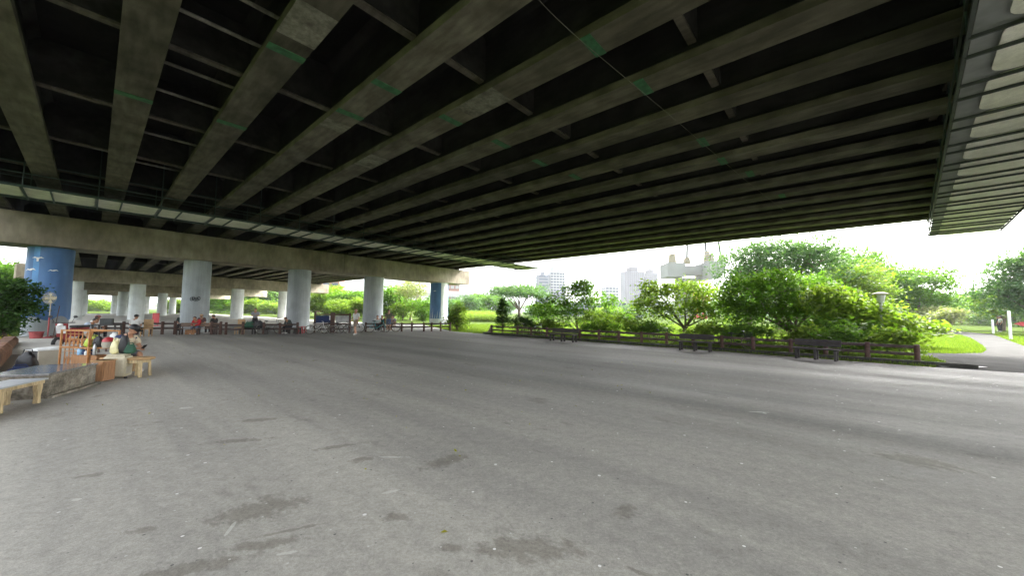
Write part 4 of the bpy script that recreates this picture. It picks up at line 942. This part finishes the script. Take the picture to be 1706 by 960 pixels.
# ------------------------------------------------------------ bicycles, scooter
def torus(mb, c, R_, r_, mi=0, n=28, k=6):
    pts = [Vector(c)+Vector((R_*math.cos(2*PI*i/n), 0, R_*math.sin(2*PI*i/n))) for i in range(n)]
    return mb.path(pts, r_, k, mi, closed=True)
def bicycle(label, loc, rz, fm, basket=True, sc=1.0):
    t = thing('bicycle', label, 'bicycle', loc, rz, 'bicycles parked at the fences'); t.scale = (sc,)*3
    mb = MB(); bb = (-.05, 0, .29); st = (-.2, 0, .78); hd_ = (.42, 0, .80); hb = (.46, 0, .62)
    mb.tube(bb, st, .016).tube(st, hd_, .015).tube(bb, hb, .018).tube(hb, (.40, 0, .92), .018)
    for y in (-.05, .05): mb.tube(bb, (-.52, y, .33), .010).tube(st, (-.52, y, .33), .009).tube(hb, (.58, y, .33), .012)
    ob('frame', mb, fm, t, smooth=True)
    for x in (-.52, .58):
        w_ = ob('wheel', torus(MB(), (x, 0, .33), .30, .010), M['creamdk'], t, smooth=True)
        mb = MB()
        for q in range(12): a = 2*PI*q/12; mb.tube((x, 0, .33), (x+.3*math.cos(a), 0, .33+.3*math.sin(a)), .0025, n=3)
        ob('spokes', mb, M['metal'], w_); ob('tyre', torus(MB(), (x, 0, .33), .325, .020), M['rubber'], w_, smooth=True)
    ob('handlebar', MB().path([(.32, -.27, .98), (.40, -.15, .97), (.40, .15, .97), (.32, .27, .98)], .012, 6).tube((.40, 0, .9), (.40, 0, .97), .014), M['metal'], t)
    ob('saddle', MB().ell((-.22, 0, .84), (.13, .07, .035), 10).tube((-.2, 0, .78), (-.21, 0, .83), .012), M['black'], t, smooth=True)
    ob('pedal', MB().box((.02, .1, .16), (.09, .07, .02)).box((-.12, -.1, .42), (.09, .07, .02)).beam((.02, .06, .16), (-.12, -.06, .42), .02, .02), M['black'], t)
    if basket:
        mb = MB(); 
        for z in (.70, .80, .92): mb.path([(.50, -.15, z), (.78, -.15, z), (.78, .15, z), (.50, .15, z)], .006, 4, 0, closed=True)
        for x, y in ((.5, -.15), (.6, -.15), (.7, -.15), (.78, -.15), (.78, 0), (.78, .15), (.7, .15), (.6, .15), (.5, .15), (.5, 0)): mb.tube((x, y, .70), (x, y, .92), .005, n=4)
        ob('basket', mb, M['darksteel'], t)
    return t
bw = cl('white_frame', (.6, .6, .6)); bd = cl('black_frame', (.03, .03, .035)); bt = cl('teal_frame', (.10, .42, .45)); br_ = cl('dark_red_frame', (.22, .03, .03)); M['white_frame'].node_tree.nodes['Principled BSDF'].inputs['Roughness'].default_value = .4
fr = facing(rp[0], rp[-1])
bicycle('white folding bicycle in front of the notice board', at(528, 556.3), .6, bw, True, .85)
bicycle('black bicycle leaning at the middle of the notice board', at(551, 555.8), .25, bd, False, .9)
bicycle('black bicycle at the right end of the notice board, small front wheel', at(566, 556), .5, bd, True, .85)
bicycle('black bicycle behind the bald walking man', at(580, 554.8)+Vector((0, .5, 0)), .15, bd, False)
bicycle('grey bicycle standing before the fence right of the green bag', at(452, 556)+Vector((0, -.2, 0)), 1.0, cl('grey_frame', (.3, .32, .33)), True)
bicycle('teal bicycle left of the man in blue shorts', at(628, 553.8), .35, bt, True)
bicycle('dark red bicycle at the knees of the man in blue shorts', at(641, 553.5)+Vector((0, .7, 0)), .2, br_, False)
bicycle('black bicycle behind the right fence near the solid backed bench', at(1096, 573)+UD*.45, fr, bd, False, .85)
bicycle('black bicycle lying against the right fence just right of the solid backed bench', at(1222, 582)+UD*.5, fr+.1, bd, True, .85)
bicycle('silver bicycle behind the far part of the right fence', at(887, 561)+UD*.5, fr, cl('silver_frame', (.45, .45, .47)), False, .85)
bicycle('dark bicycle behind the far end of the right fence', at(858, 559.5)+UD*.5, fr, bd, True, .85)
p = gpos(124, 14.6); t = thing('motor_scooter', 'dark red motor scooter with white side panels before the mural column', 'scooter', p, -1.25); t.scale = (1.0,)*3
ob('body', MB().add([(-.7, -.14, .55), (-.1, -.17, .45), (-.1, .17, .45), (-.7, .14, .55), (-.75, -.1, .82), (-.1, -.14, .78), (-.1, .14, .78), (-.75, .1, .82)], [(0, 1, 2, 3), (7, 6, 5, 4), (0, 4, 5, 1), (1, 5, 6, 2), (2, 6, 7, 3), (3, 7, 4, 0)]).box((.12, 0, .30), (.5, .3, .08)).beam((.35, 0, .3), (.5, 0, .98), .34, .07), br_, t, bevel=.02)
ob('side_panel', MB().box((-.45, .17, .62), (.3, .03, .2)).box((-.45, -.17, .62), (.3, .03, .2)).box((.50, 0, .75), (.04, .28, .3), ry=.25), bw, t, bevel=.01)
ob('seat', MB().box((-.4, 0, .84), (.68, .26, .1)), M['black'], t, bevel=.03)
for x in (-.52, .62):
    w_ = ob('wheel', torus(MB(), (x, 0, .24), .19, .055), M['rubber'], t, smooth=True); ob('rim', MB().lathe([(.13, -.03), (.13, .03)], n=14), M['metal'], w_); w_.children[0].rotation_euler.x = PI/2; w_.children[0].location = (x, 0, .24)
ob('handlebar', MB().path([(.40, -.33, 1.02), (.5, 0, 1.0), (.40, .33, 1.02)], .016, 6), M['black'], t)
for s_ in (-1, 1):
    ob('mirror', MB().tube((.44, s_*.25, 1.02), (.46, s_*.33, 1.2), .007).ell((.46, s_*.36, 1.24), (.012, .07, .05), 10), M['black'], t)
ob('headlight', MB().ell((.56, 0, .93), (.05, .09, .06), 12), M['white'], t, smooth=True)

# ------------------------------------------------------------ notice board, stools and heaps on the far side
a, b = at(515, 555.5), at(575, 555.5); c = (a+b)/2+Vector((0, .7, 0)); W_ = (b-a).length
t = thing('notice_board', 'long brown timber notice board with a blue and a whitish panel', 'notice board', c, facing(a, b))
for x, ww, hh in ((-W_/2, .12, 1.5), (0, .28, 1.42), (W_/2, .13, 1.4)): ob('post', MB().box((x, 0, hh/2), (ww, .14, hh)), M['post'], t, bevel=.01)
for x0, x1 in ((-W_/2+.06, -.14), (.14, W_/2-.065)):
    mb = MB()
    for z in (1.28, .62, .25): mb.box(((x0+x1)/2, 0, z), (x1-x0-.01, .08, .09))
    ob('rail', mb, M['post'], t)
ob('panel', MB().box((-.62, -.02, .95), (.95, .05, .52)), M['bluecloth'], t); ob('panel', MB().box((.72, -.02, .95), (1.05, .05, .50)), mat('faded_panel', (.34, .34, .33), .7, .35, 3), t)
ob('lettering', MB().box((-.12-.06, -.05, 1.05), (.06, .01, .3)), M['white'], t)
def stool(label, loc, rz, mname='red', h=.45, w_=.3):
    t = thing('plastic_stool', label, 'stool', loc, rz, 'red plastic stools')
    ob('seat', MB().box((0, 0, h), (w_*.8, w_*.8, .03)), M[mname], t, bevel=.01)
    for x, y in ((-1, -1), (1, -1), (1, 1), (-1, 1)): ob('leg', MB().beam((x*w_*.36, y*w_*.36, h), (x*w_*.5, y*w_*.5, 0), .05, .03), M[mname], t)
    ob('ring', MB().path([(x*w_*.45, y*w_*.45, h*.4) for x, y in ((-1, -1), (1, -1), (1, 1), (-1, 1))], .012, 4, 0, closed=True), M[mname], t); return t
stool('red plastic stool beside the hunched person, left one', at(500, 556), .3); stool('red plastic stool nearest the notice board', at(505, 555), .1)
def bag(name, label, cat, loc, dims, m, rz=0, seed=1, group=None, handle=True, taper=.45):
    q = random.Random(seed); t = thing(name, label, cat, loc, rz, group); b_ = MB().ell((0, 0, 0), (1, 1, 1), 16, 0, 12)
    vs = []
    for v in b_.v:
        x, y, z = v; f = 1+.10*math.sin(5*x+seed)*math.cos(4*z+y*3)+.05*math.sin(11*y+7*z+seed)
        sx = math.copysign(abs(x)**.6, x); sy = math.copysign(abs(y)**.6, y); sz = math.copysign(abs(z)**.7, z)
        zt = 1-taper*max(0, (z+.3)/1.3); f *= zt
        vs.append((sx*dims[0]/2*f, sy*dims[1]/2*f, dims[2]/2*(1+sz*f/zt) if z > -.5 else dims[2]/2*(1+max(sz, -1))))
    ob('sack', MB().add(vs, b_.f), m, t, smooth=True)
    if handle:
        h = dims[2]; w_ = dims[0]*.25; ob('handle', MB().path([(-w_, 0, h*.93), (-w_*.7, 0, h*1.15), (w_*.7, 0, h*1.15), (w_, 0, h*.93)], .012, 5), m, t)
    return t
bag('tote_bag', 'dark green bag lying on the bench by the far fence', 'bag', at(411, 557)+Vector((0, .2, .38)), (.62, .3, .42), M['greenbag'], .2, 2)
bag('cloth_heap', 'black heap of clothes on the bench before the man in grey', 'bag', at(427, 557)+Vector((0, .2, .38)), (.66, .34, .48), M['black'], .1, 3, handle=False)
make_bench('backless dark bench carrying the green bag and black heap', at(419, 557.3)+Vector((0, .2, 0)), .15, 1.7, 'benchdark', False)
make_bench('backless dark bench under the hunched person', at(484, 556.5)+Vector((0, .15, 0)), -.4, 1.4, 'benchdark', False)
t = thing('wooden_chair', 'orange tan wooden chair by the far fence, left of the green bag', 'chair', at(393, 557.5)+Vector((0, .3, 0)), .2)
ob('seat', MB().box((0, 0, .42), (.42, .4, .04)), M['tan'], t); ob('backrest', MB().box((0, .19, .72), (.42, .03, .42)), M['tan'], t)
for x, y in ((-1, -1), (1, -1), (1, 1), (-1, 1)): ob('leg', MB().box((x*.18, y*.17, .2), (.04, .04, .4)), M['tan'], t)
tag(ob('cardboard_box', MB().box((0, 0, .15), (.6, .35, .3)).box((0, 0, .302), (.56, .04, .006), mi=1), [M['cabinet'], M['tan']], loc=at(312, 558)+Vector((0, .35, 0)), rz=.1, bevel=.008), 'brown box pushed under the slatted bench', 'box')
t = thing('wooden_chair', 'tan wooden chair back beside the seated man with the black cap', 'chair', gpos(248, 21), .4)
ob('seat', MB().box((0, 0, .42), (.42, .4, .04)), M['tan'], t); ob('backrest', MB().box((0, .19, .72), (.42, .03, .5)), M['tan'], t)
for x, y in ((-1, -1), (1, -1), (1, 1), (-1, 1)): ob('leg', MB().box((x*.18, y*.17, .2), (.04, .04, .4)), M['tan'], t)
t = thing('red_floor_sign', 'small red standing board far between the pale columns', 'sign', gpos(262, 31), 0)
ob('board', MB().box((0, 0, .75), (.55, .05, .9)), M['red'], t); ob('foot', MB().box((0, 0, .14), (.5, .4, .06)).box((-.2, 0, .22), (.04, .04, .2)).box((.2, 0, .22), (.04, .04, .2)), M['red'], t)
tag(ob('television_case', MB().box((0, 0, .0), (.46, .1, .27)).box((0, -.055, 0), (.41, .01, .22), mi=1), [M['black'], M['darksteel']], loc=gpos(181, 17)+Vector((0, 0, .972)), rz=.3, bevel=.01), 'black flat case standing right of the man with the reddish cap', 'case')
t = thing('low_table', 'dark low table beneath the black flat case', 'table', gpos(182, 17), .3)
ob('tabletop', MB().box((0, 0, .815), (.9, .5, .04)), M['benchdark'], t)
for x, y in ((-1, -1), (1, -1), (1, 1), (-1, 1)): ob('leg', MB().box((x*.4, y*.2, .4), (.05, .05, .8)), M['benchdark'], t)

# ------------------------------------------------------------ left foreground belongings
# raised slab round the mural column
tag(ob('step', MB().box((0, 0, .1), (3.4, 8.5, .2)), M['pale'], loc=US(-.75, 25.0), rz=BROT, bevel=.02), kind='structure')
# brown log shaped wall at the left edge
mb = MB(); q0, q1 = US(-1.35, 8.6), US(-2.05, 24.0); d = (q1-q0)
for i in range(10):
    a, b = q0+d*(i/10), q0+d*((i+.985)/10); dd = (b-a).normalized(); pp = Vector((-dd.y, dd.x, 0))
    prof_ = [(-.2, 0), (.2, 0), (.21, .34), (.13, .46), (-.13, .46), (-.21, .34)]
    vs = [e+pp*x+Vector((0, 0, z+(.012*math.sin(i*2.1)))) for e in (a, b) for x, z in prof_]
    mb.add(vs, [(0, 1, 2, 3, 4, 5), (11, 10, 9, 8, 7, 6)]+[(j, 6+j, 6+(j+1) % 6, (j+1) % 6) for j in range(6)])
tag(ob('low_wall', mb, M['log'], bevel=.015), 'low brown wall shaped like a log, running along the left edge', 'wall')
# stone bench
A = at(77, 664.5); D1 = (at(158, 640)-A); L = D1.length; D1.normalize(); D2 = Vector((-D1.y, D1.x, 0)); rz = math.atan2(D1.y, D1.x)
t = thing('stone_bench', 'rough stone block bench with a polished grey granite top', 'bench', A, rz)
mb = MB(); rr = random.Random(3); nx, ny = 34, 14; hgt = .40
def rough_face(fn):
    b0 = len(mb.v); 
    for i in range(nx+1):
        for j in range(ny//2+1):
            mb.v.append(tuple(fn(i/nx, j/(ny//2), rr.uniform(-.007, .007)*(0 < i < nx)*(0 < j < ny//2))))
    k = ny//2+1
    for i in range(nx):
        for j in range(ny//2): mb.f.append([b0+i*k+j, b0+(i+1)*k+j, b0+(i+1)*k+j+1, b0+i*k+j+1]); mb.m.append(0)
rough_face(lambda u_, v_, e: (u_*L, e, v_*hgt)); rough_face(lambda u_, v_, e: (e, .8-u_*.8, v_*hgt)); rough_face(lambda u_, v_, e: (L+e, u_*.8, v_*hgt)); rough_face(lambda u_, v_, e: (L-u_*L, .8+e, v_*hgt))
ob('stone_base', mb, M['rough'], t, smooth=False); ob('granite_top', MB().box((L/2, .4, hgt+.018), (L+.04, .84, .035)), M['granite'], t, bevel=.004)
ob('footing', MB().box((L/2, -.03, .02), (L+.06, .10, .04)), M['rough'], t)
# pale wooden bench nearest the camera
a, b = at(4, 690), at(67, 672); d = (b-a).normalized(); pp = Vector((-d.y, d.x, 0)); rz = math.atan2(d.y, d.x)
o_ = a-d*.95; t = thing('wooden_bench', 'pale wooden bench with a grey top and carved legs at the left edge', 'bench', o_, rz); Lb = .95+(b-a).length+.12
ob('seat', MB().box((Lb/2, .22, .385), (Lb, .46, .022)), M['greytop'], t, bevel=.004)
ob('apron', MB().box((Lb/2, .02, .345), (Lb-.1, .03, .055)).box((Lb/2, .42, .345), (Lb-.1, .03, .055)), M['palewood'], t, bevel=.005)
for x in (.1, .95, Lb-.12):
    for y in (.045, .40):
        ob('leg', MB().add([(x-.04, y-.03, 0), (x+.04, y-.03, 0), (x+.04, y+.03, 0), (x-.04, y+.03, 0), (x-.03, y-.03, .12), (x+.03, y-.03, .12), (x+.03, y+.03, .12), (x-.03, y+.03, .12), (x-.06, y-.03, .26), (x+.06, y-.03, .26), (x+.06, y+.03, .26), (x-.06, y+.03, .26), (x-.05, y-.03, .372), (x+.05, y-.03, .372), (x+.05, y+.03, .372), (x-.05, y+.03, .372)],
            [(3, 2, 1, 0), (12, 13, 14, 15)]+[(4*k+j, 4*k+(j+1) % 4, 4*k+4+(j+1) % 4, 4*k+4+j) for k in range(3) for j in range(4)]), M['palewood'], t, bevel=.006)
# rattan shelf
a, b = dep(99, 600, 9.3), dep(146, 600, 9.1); a.z = b.z = 0
t = thing('open_shelf', 'reddish brown wooden shelf frame with two open tiers and curved rattan lattice', 'shelf', a, facing(a, b)); w1 = (b-a).length; w2 = .48
Hs = 1.04
for x, y in ((0, 0), (w1, 0), (w1+w2, .30), (w2*.6, .42)): ob('upright', MB().box((x, y, Hs/2), (.035, .035, Hs)), M['rattan'], t, bevel=.004)
for z in (Hs-.02, .60, .10):
    mb = MB().beam((0, 0, z), (w1, 0, z), .03, .03).beam((w1, 0, z), (w1+w2, .30, z), .03, .03).beam((0, 0, z), (w2*.6, .42, z), .03, .03).beam((w2*.6, .42, z), (w1+w2, .30, z), .03, .03); ob('rail', mb, M['rattan'], t)
for z in (.585, .12):
    ob('shelf_board', MB().prism([(.02, .02), (w1, .02), (w1+w2-.02, .29), (w2*.6, .40)], z-.012, z), M['cabinet'], t)
mb = MB()
for tier, z0, z1 in ((0, .14, .57), (1, .63, Hs-.05)):
    for q in range(7):
        x = .05+(w1-.1)*q/6; yb = .06; mb.path([(x, yb, z0), (x+.012*math.sin(q), yb, (z0+z1)/2), (x, yb, z1)], .012, 5)
        mb.path([(x, yb, z0), (x+.04, yb, z0+.16), (x+.09, yb, z0+.2), (x+.13, yb, z0+.02)], .011, 5)
    for q in range(3): mb.tube((.04, .06, z0+(z1-z0)*(q+.5)/3), (w1, .06, z0+(z1-z0)*(q+.5)/3), .008, n=5)
ob('lattice', mb, M['rattan'], t)
sx_ = (b-a).normalized(); sy_ = Vector((-sx_.y, sx_.x, 0))
def onshelf(x, y, z): v = a+sx_*x+sy_*y; v.z = z; return v
bag('helmet_bag', 'neon yellow and black bag on the upper tier of the open shelf', 'bag', onshelf(w1*.88, .15, .60), (.36, .22, .26), M['yellow'], .2, 4)
bag('black_pouch', 'black pouch leaning on the neon yellow bag', 'bag', onshelf(w1+.10, .12, .60), (.2, .16, .28), M['black'], .2, 5, handle=False)
t = thing('helmet', 'round red and grey helmet at the right end of the upper shelf tier', 'helmet', onshelf(w1+.30, .20, .60), 0)
ob('shell', MB().lathe([(.10, .0), (.12, .08), (.118, .15)], n=18), M['creamdk'], t, smooth=True); ob('crown_cap', MB().lathe([(.118, .152), (.11, .20), (.07, .25), (.002, .27)], n=18), M['red'], t, smooth=True)
def bottle(label, loc, r_, h, m, cap='white'):
    t = thing('bottle', label, 'bottle', loc); ob('flask', MB().lathe([(r_*.95, 0), (r_, .01), (r_, h*.68), (r_*.4, h*.86), (r_*.4, h*.92)], n=14), m, t, smooth=True); ob('lid', MB().lathe([(r_*.45, h*.92), (r_*.45, h)], n=10), M[cap], t)
bottle('steel thermos flask standing right of the shelf centre post', onshelf(w1+.12, .05, .41+.02), .035, .30, M['metal'], 'black')
bottle('blue plastic water jug on the lower shelf tier', onshelf(w1*.62, .06, .42), .06, .22, M['bottle'])
bottle('small white bottle beside the blue jug', onshelf(w1*.96, -.02, .43), .028, .11, M['white'])
t = thing('storage_box', 'low wooden box inside the open shelf holding the jug and flask', 'box', onshelf(w1*.8, .16, .12), facing(a, b))
ob('crate_body', MB().box((0, 0, .14), (.85, .26, .28)), M['cabinet'], t, bevel=.006); ob('lid', MB().box((0, 0, .29), (.88, .28, .018)), M['cabinet'], t)
bag('blue_bundle', 'blue cloth bundle beside the water jug', 'bag', onshelf(w1*.8, .12, .42), (.26, .18, .15), M['bluecloth'], 0, 6, handle=False)
# small cabinet at the end of the stone bench
c2 = at(166, 638); t = thing('wooden_cabinet', 'small orange brown wooden cabinet between the stone bench and the cream case', 'cabinet', c2+Vector((-.13, .17, 0)), .12)
ob('case', MB().box((0, 0, .24), (.22, .30, .44)), M['cabinet'], t, bevel=.006); ob('top', MB().box((0, 0, .45), (.26, .33, .02)), M['tan'], t, bevel=.004); ob('door_panel', MB().box((.113, 0, .22), (.010, .24, .36)).box((0, -.153, .22), (.17, .010, .36)), M['cabinet'], t)
# cream case
c1, c2 = at(168, 632), at(206, 631.5); w_ = (c2-c1).length; rz = facing(c1, c2)
t = thing('storage_case', 'large dirty cream plastic case with an oval handle hole and ridged end', 'case', (c1+c2)/2, rz)
ob('shell', MB().prism([(-w_/2, 0), (w_/2, 0), (w_/2-.10, .34), (w_/2-.22, .42), (-w_/2-.12, .42)], .035, .50), M['cream'], t, bevel=.045)
ob('lid', MB().prism([(-w_/2+.03, .04), (w_/2-.05, .04), (w_/2-.14, .33), (w_/2-.22, .38), (-w_/2-.07, .38)], .50, .535), M['cream'], t, bevel=.012)
ob('handle_hole', MB().ell((-w_/2+.12, -.002, .36), (.06, .008, .032), 16), M['black'], t)
an = math.atan2(.34, -.10)
for z in (.40, .33, .18): ob('ridge', MB().box((w_/2-.05+.004, .171, z), (.22, .012, .02 if z > .2 else .16), rz=an), M['creamdk'], t, bevel=.004)
for x in (-.2, .2): ob('castor', MB().lathe([(.03, 0), (.03, .035)], (x, .08, 0), 10), M['black'], t)
e_ = (c1+c2)/2; ex = Vector((math.cos(rz), math.sin(rz), 0)); ey = Vector((-ex.y, ex.x, 0))
bag('plastic_bag', 'pale yellow plastic bag standing on the cream case', 'bag', e_+ex*(-.15)+ey*.20+Vector((0, 0, .536)), (.17, .14, .31), M['plasticbag'], .2, 7)
bag('black_bag', 'black bag with straps on the cream case between yellow bag and man', 'bag', e_+ex*(-.02)+ey*.26+Vector((0, 0, .536)), (.20, .15, .42), M['black'], .4, 8)
bag('backpack', 'dark backpack with a pale green stripe at the seated man\'s hip', 'backpack', e_+ex*.13+ey*.24+Vector((0, 0, .536)), (.20, .17, .22), M['greenbag'], .5, 9)
bag('plastic_bag', 'white plastic bag hanging on the fence behind the seated man', 'bag', gpos(195, 13.5)+Vector((0, 0, .476)), (.24, .2, .20), M['white'], .2, 17)
t = thing('side_table', 'small dark folding table under the white plastic bag', 'table', gpos(195, 13.5), .3); ob('tabletop', MB().box((0, 0, .46), (.7, .45, .03)), M['post'], t)
for x, y in ((-1, -1), (1, -1), (1, 1), (-1, 1)): ob('leg', MB().box((x*.3, y*.18, .22), (.04, .04, .44)), M['post'], t)
# round ended wooden stool bench
c = at(232, 596, .44); c.z = 0; t = thing('wooden_stool', 'pale brown round topped wooden stool bench before the seated man', 'stool', c, .1)
ob('seat', MB().lathe([(.26, .40), (.275, .415), (.275, .44), (.26, .45)], n=28), M['tan'], t, smooth=True); t.children[0].scale = (1.15, .8, 1)
ob('apron', MB().lathe([(.2, .33), (.2, .398)], n=20), M['palewood'], t)
for x, y in ((-.13, -.14), (.13, -.12), (.12, .13), (-.13, .13)): ob('leg', MB().beam((x, y, .398), (x*1.15, y*1.15, 0), .07, .05), M['palewood'], t, bevel=.006)
t = thing('low_stool', 'low wooden stool hidden under the man leaning forward', 'stool', Vector((-9.76, 9.3, 0)), -.12)
ob('seat', MB().box((0, 0, .36), (.42, .5, .04)), M['tan'], t); 
for x, y in ((-1, -1), (1, -1), (1, 1), (-1, 1)): ob('leg', MB().box((x*.17, y*.2, .17), (.05, .05, .34)), M['tan'], t)
# little tree of clutter by the wall: white table, black bag, backpack
c = gpos(80, 9.7); t = thing('folding_table', 'small folding table with a cluttered white top and dark underside', 'table', c, -.3)
ob('tabletop', MB().box((0, 0, .50), (.62, .42, .03)), M['white'], t, bevel=.005); ob('drawer', MB().box((0.03, 0, .38), (.5, .36, .2)), M['black'], t)
for x, y in ((-1, -1), (1, -1), (1, 1), (-1, 1)): ob('leg', MB().box((x*.28, y*.18, .24), (.03, .03, .48)), M['creamdk'], t)
ob('side_panel', MB().box((.30, -.02, .25), (.02, .34, .46)), M['creamdk'], t)
tag(ob('newspaper', MB().add([(-.2, -.12, 0), (.05, -.15, .01), (.2, -.1, 0), (.22, .12, .015), (0, .14, .03), (-.2, .1, .01), (-.2, -.12, .01), (.05, -.15, .02), (.2, -.1, .01), (.22, .12, .025), (0, .14, .04), (-.2, .1, .02)], [(5, 4, 3, 2, 1, 0), (6, 7, 8, 9, 10, 11)]+[(i, (i+1) % 6, 6+(i+1) % 6, 6+i) for i in range(6)]), M['white'], loc=c+Vector((.02, 0, .517)), rz=.3), 'crumpled white paper on the folding table', 'paper')
bag('backpack', 'black backpack leaning at the left side of the folding table', 'backpack', gpos(55, 9.0), (.36, .28, .50), M['black'], .4, 11)
bag('shoe_bag', 'flat dark bag on the ground before the black backpack', 'bag', gpos(45, 8.7), (.42, .22, .22), M['bluecloth'], .8, 12)
# pedestal fan, red tub, sign pole by the mural column
c = gpos(85, 16.8); c.z = .2; t = thing('pedestal_fan', 'old pedestal fan with round pale head on a red pole', 'fan', c, -PI/2+.2)
zh = EYE+(hz(88)-497)/F*16.8-.2
ob('base', MB().lathe([(.18, 0), (.16, .04), (.05, .08)], n=20), M['dullred'], t, smooth=True); ob('pole', MB().tube((0, 0, .09), (0, 0, zh*.55), .026), M['dullred'], t); ob('pole', MB().tube((0, 0, zh*.551), (0, 0, zh-.1), .018), M['creamdk'], t)
mb = MB()
for k_ in range(5): 
    R_ = .06+.05*k_; mb.path([(.06+.05*(1-(R_/.27)**2), R_*math.cos(q*PI/12), zh+R_*math.sin(q*PI/12)) for q in range(24)], .006, 4, 0, closed=True)
for q in range(20): an = 2*PI*q/20; mb.tube((.11, .04*math.cos(an), zh+.04*math.sin(an)), (.06, .26*math.cos(an), zh+.26*math.sin(an)), .005, n=4)
ob('guard', mb, M['cream'], t)
mb = MB()
for q in range(4):
    an = q*PI/2; mb.add([(.03, .02*math.cos(an), zh+.02*math.sin(an)), (.05, .22*math.cos(an-.35), zh+.22*math.sin(an-.35)), (.02, .23*math.cos(an+.35), zh+.23*math.sin(an+.35)), (.025, .22*math.cos(an), zh+.22*math.sin(an))], [(0, 1, 3), (0, 3, 2)])
ob('fan_blade', mb, M['cream'], t); ob('motor', MB().ell((-.06, 0, zh), (.12, .09, .09), 12), M['cream'], t, smooth=True)
tag(ob('tub', MB().lathe([(.18, 0), (.22, .28), (.25, .29), (.235, .30), (.20, .28), (.16, .03), (.001, .03)], n=20), M['dullred'], loc=Vector((*gpos(66, 16.6).xy, .2)), smooth=True), 'red plastic tub at the foot of the mural column', 'tub')
tag(ob('broom', MB().tube((0, 0, .0), (.05, .1, 1.4), .014).box((0, 0, .0), (.26, .05, .12)), M['post'], loc=Vector((*gpos(94, 16.9).xy, .26))), 'thin broom leaning beside the pedestal fan', 'broom')
# manhole in the paving
mh = at(1527, 768); 
for n_ in ():
    pass

# ------------------------------------------------------------ hazy air
hz_ = bpy.data.materials.new('haze'); hz_.use_nodes = True; hn = hz_.node_tree.nodes; hn.remove(hn['Principled BSDF'])
pv = hn.new('ShaderNodeVolumePrincipled'); pv.inputs['Color'].default_value = (.9, .94, 1, 1); pv.inputs['Density'].default_value = .0003; pv.inputs['Anisotropy'].default_value = .2
hz_.node_tree.links.new(pv.outputs[0], hn['Material Output'].inputs['Volume'])
tag(ob('haze', MB().box((0, 1600, 130), (5200, 4000, 262)), hz_), kind='stuff')
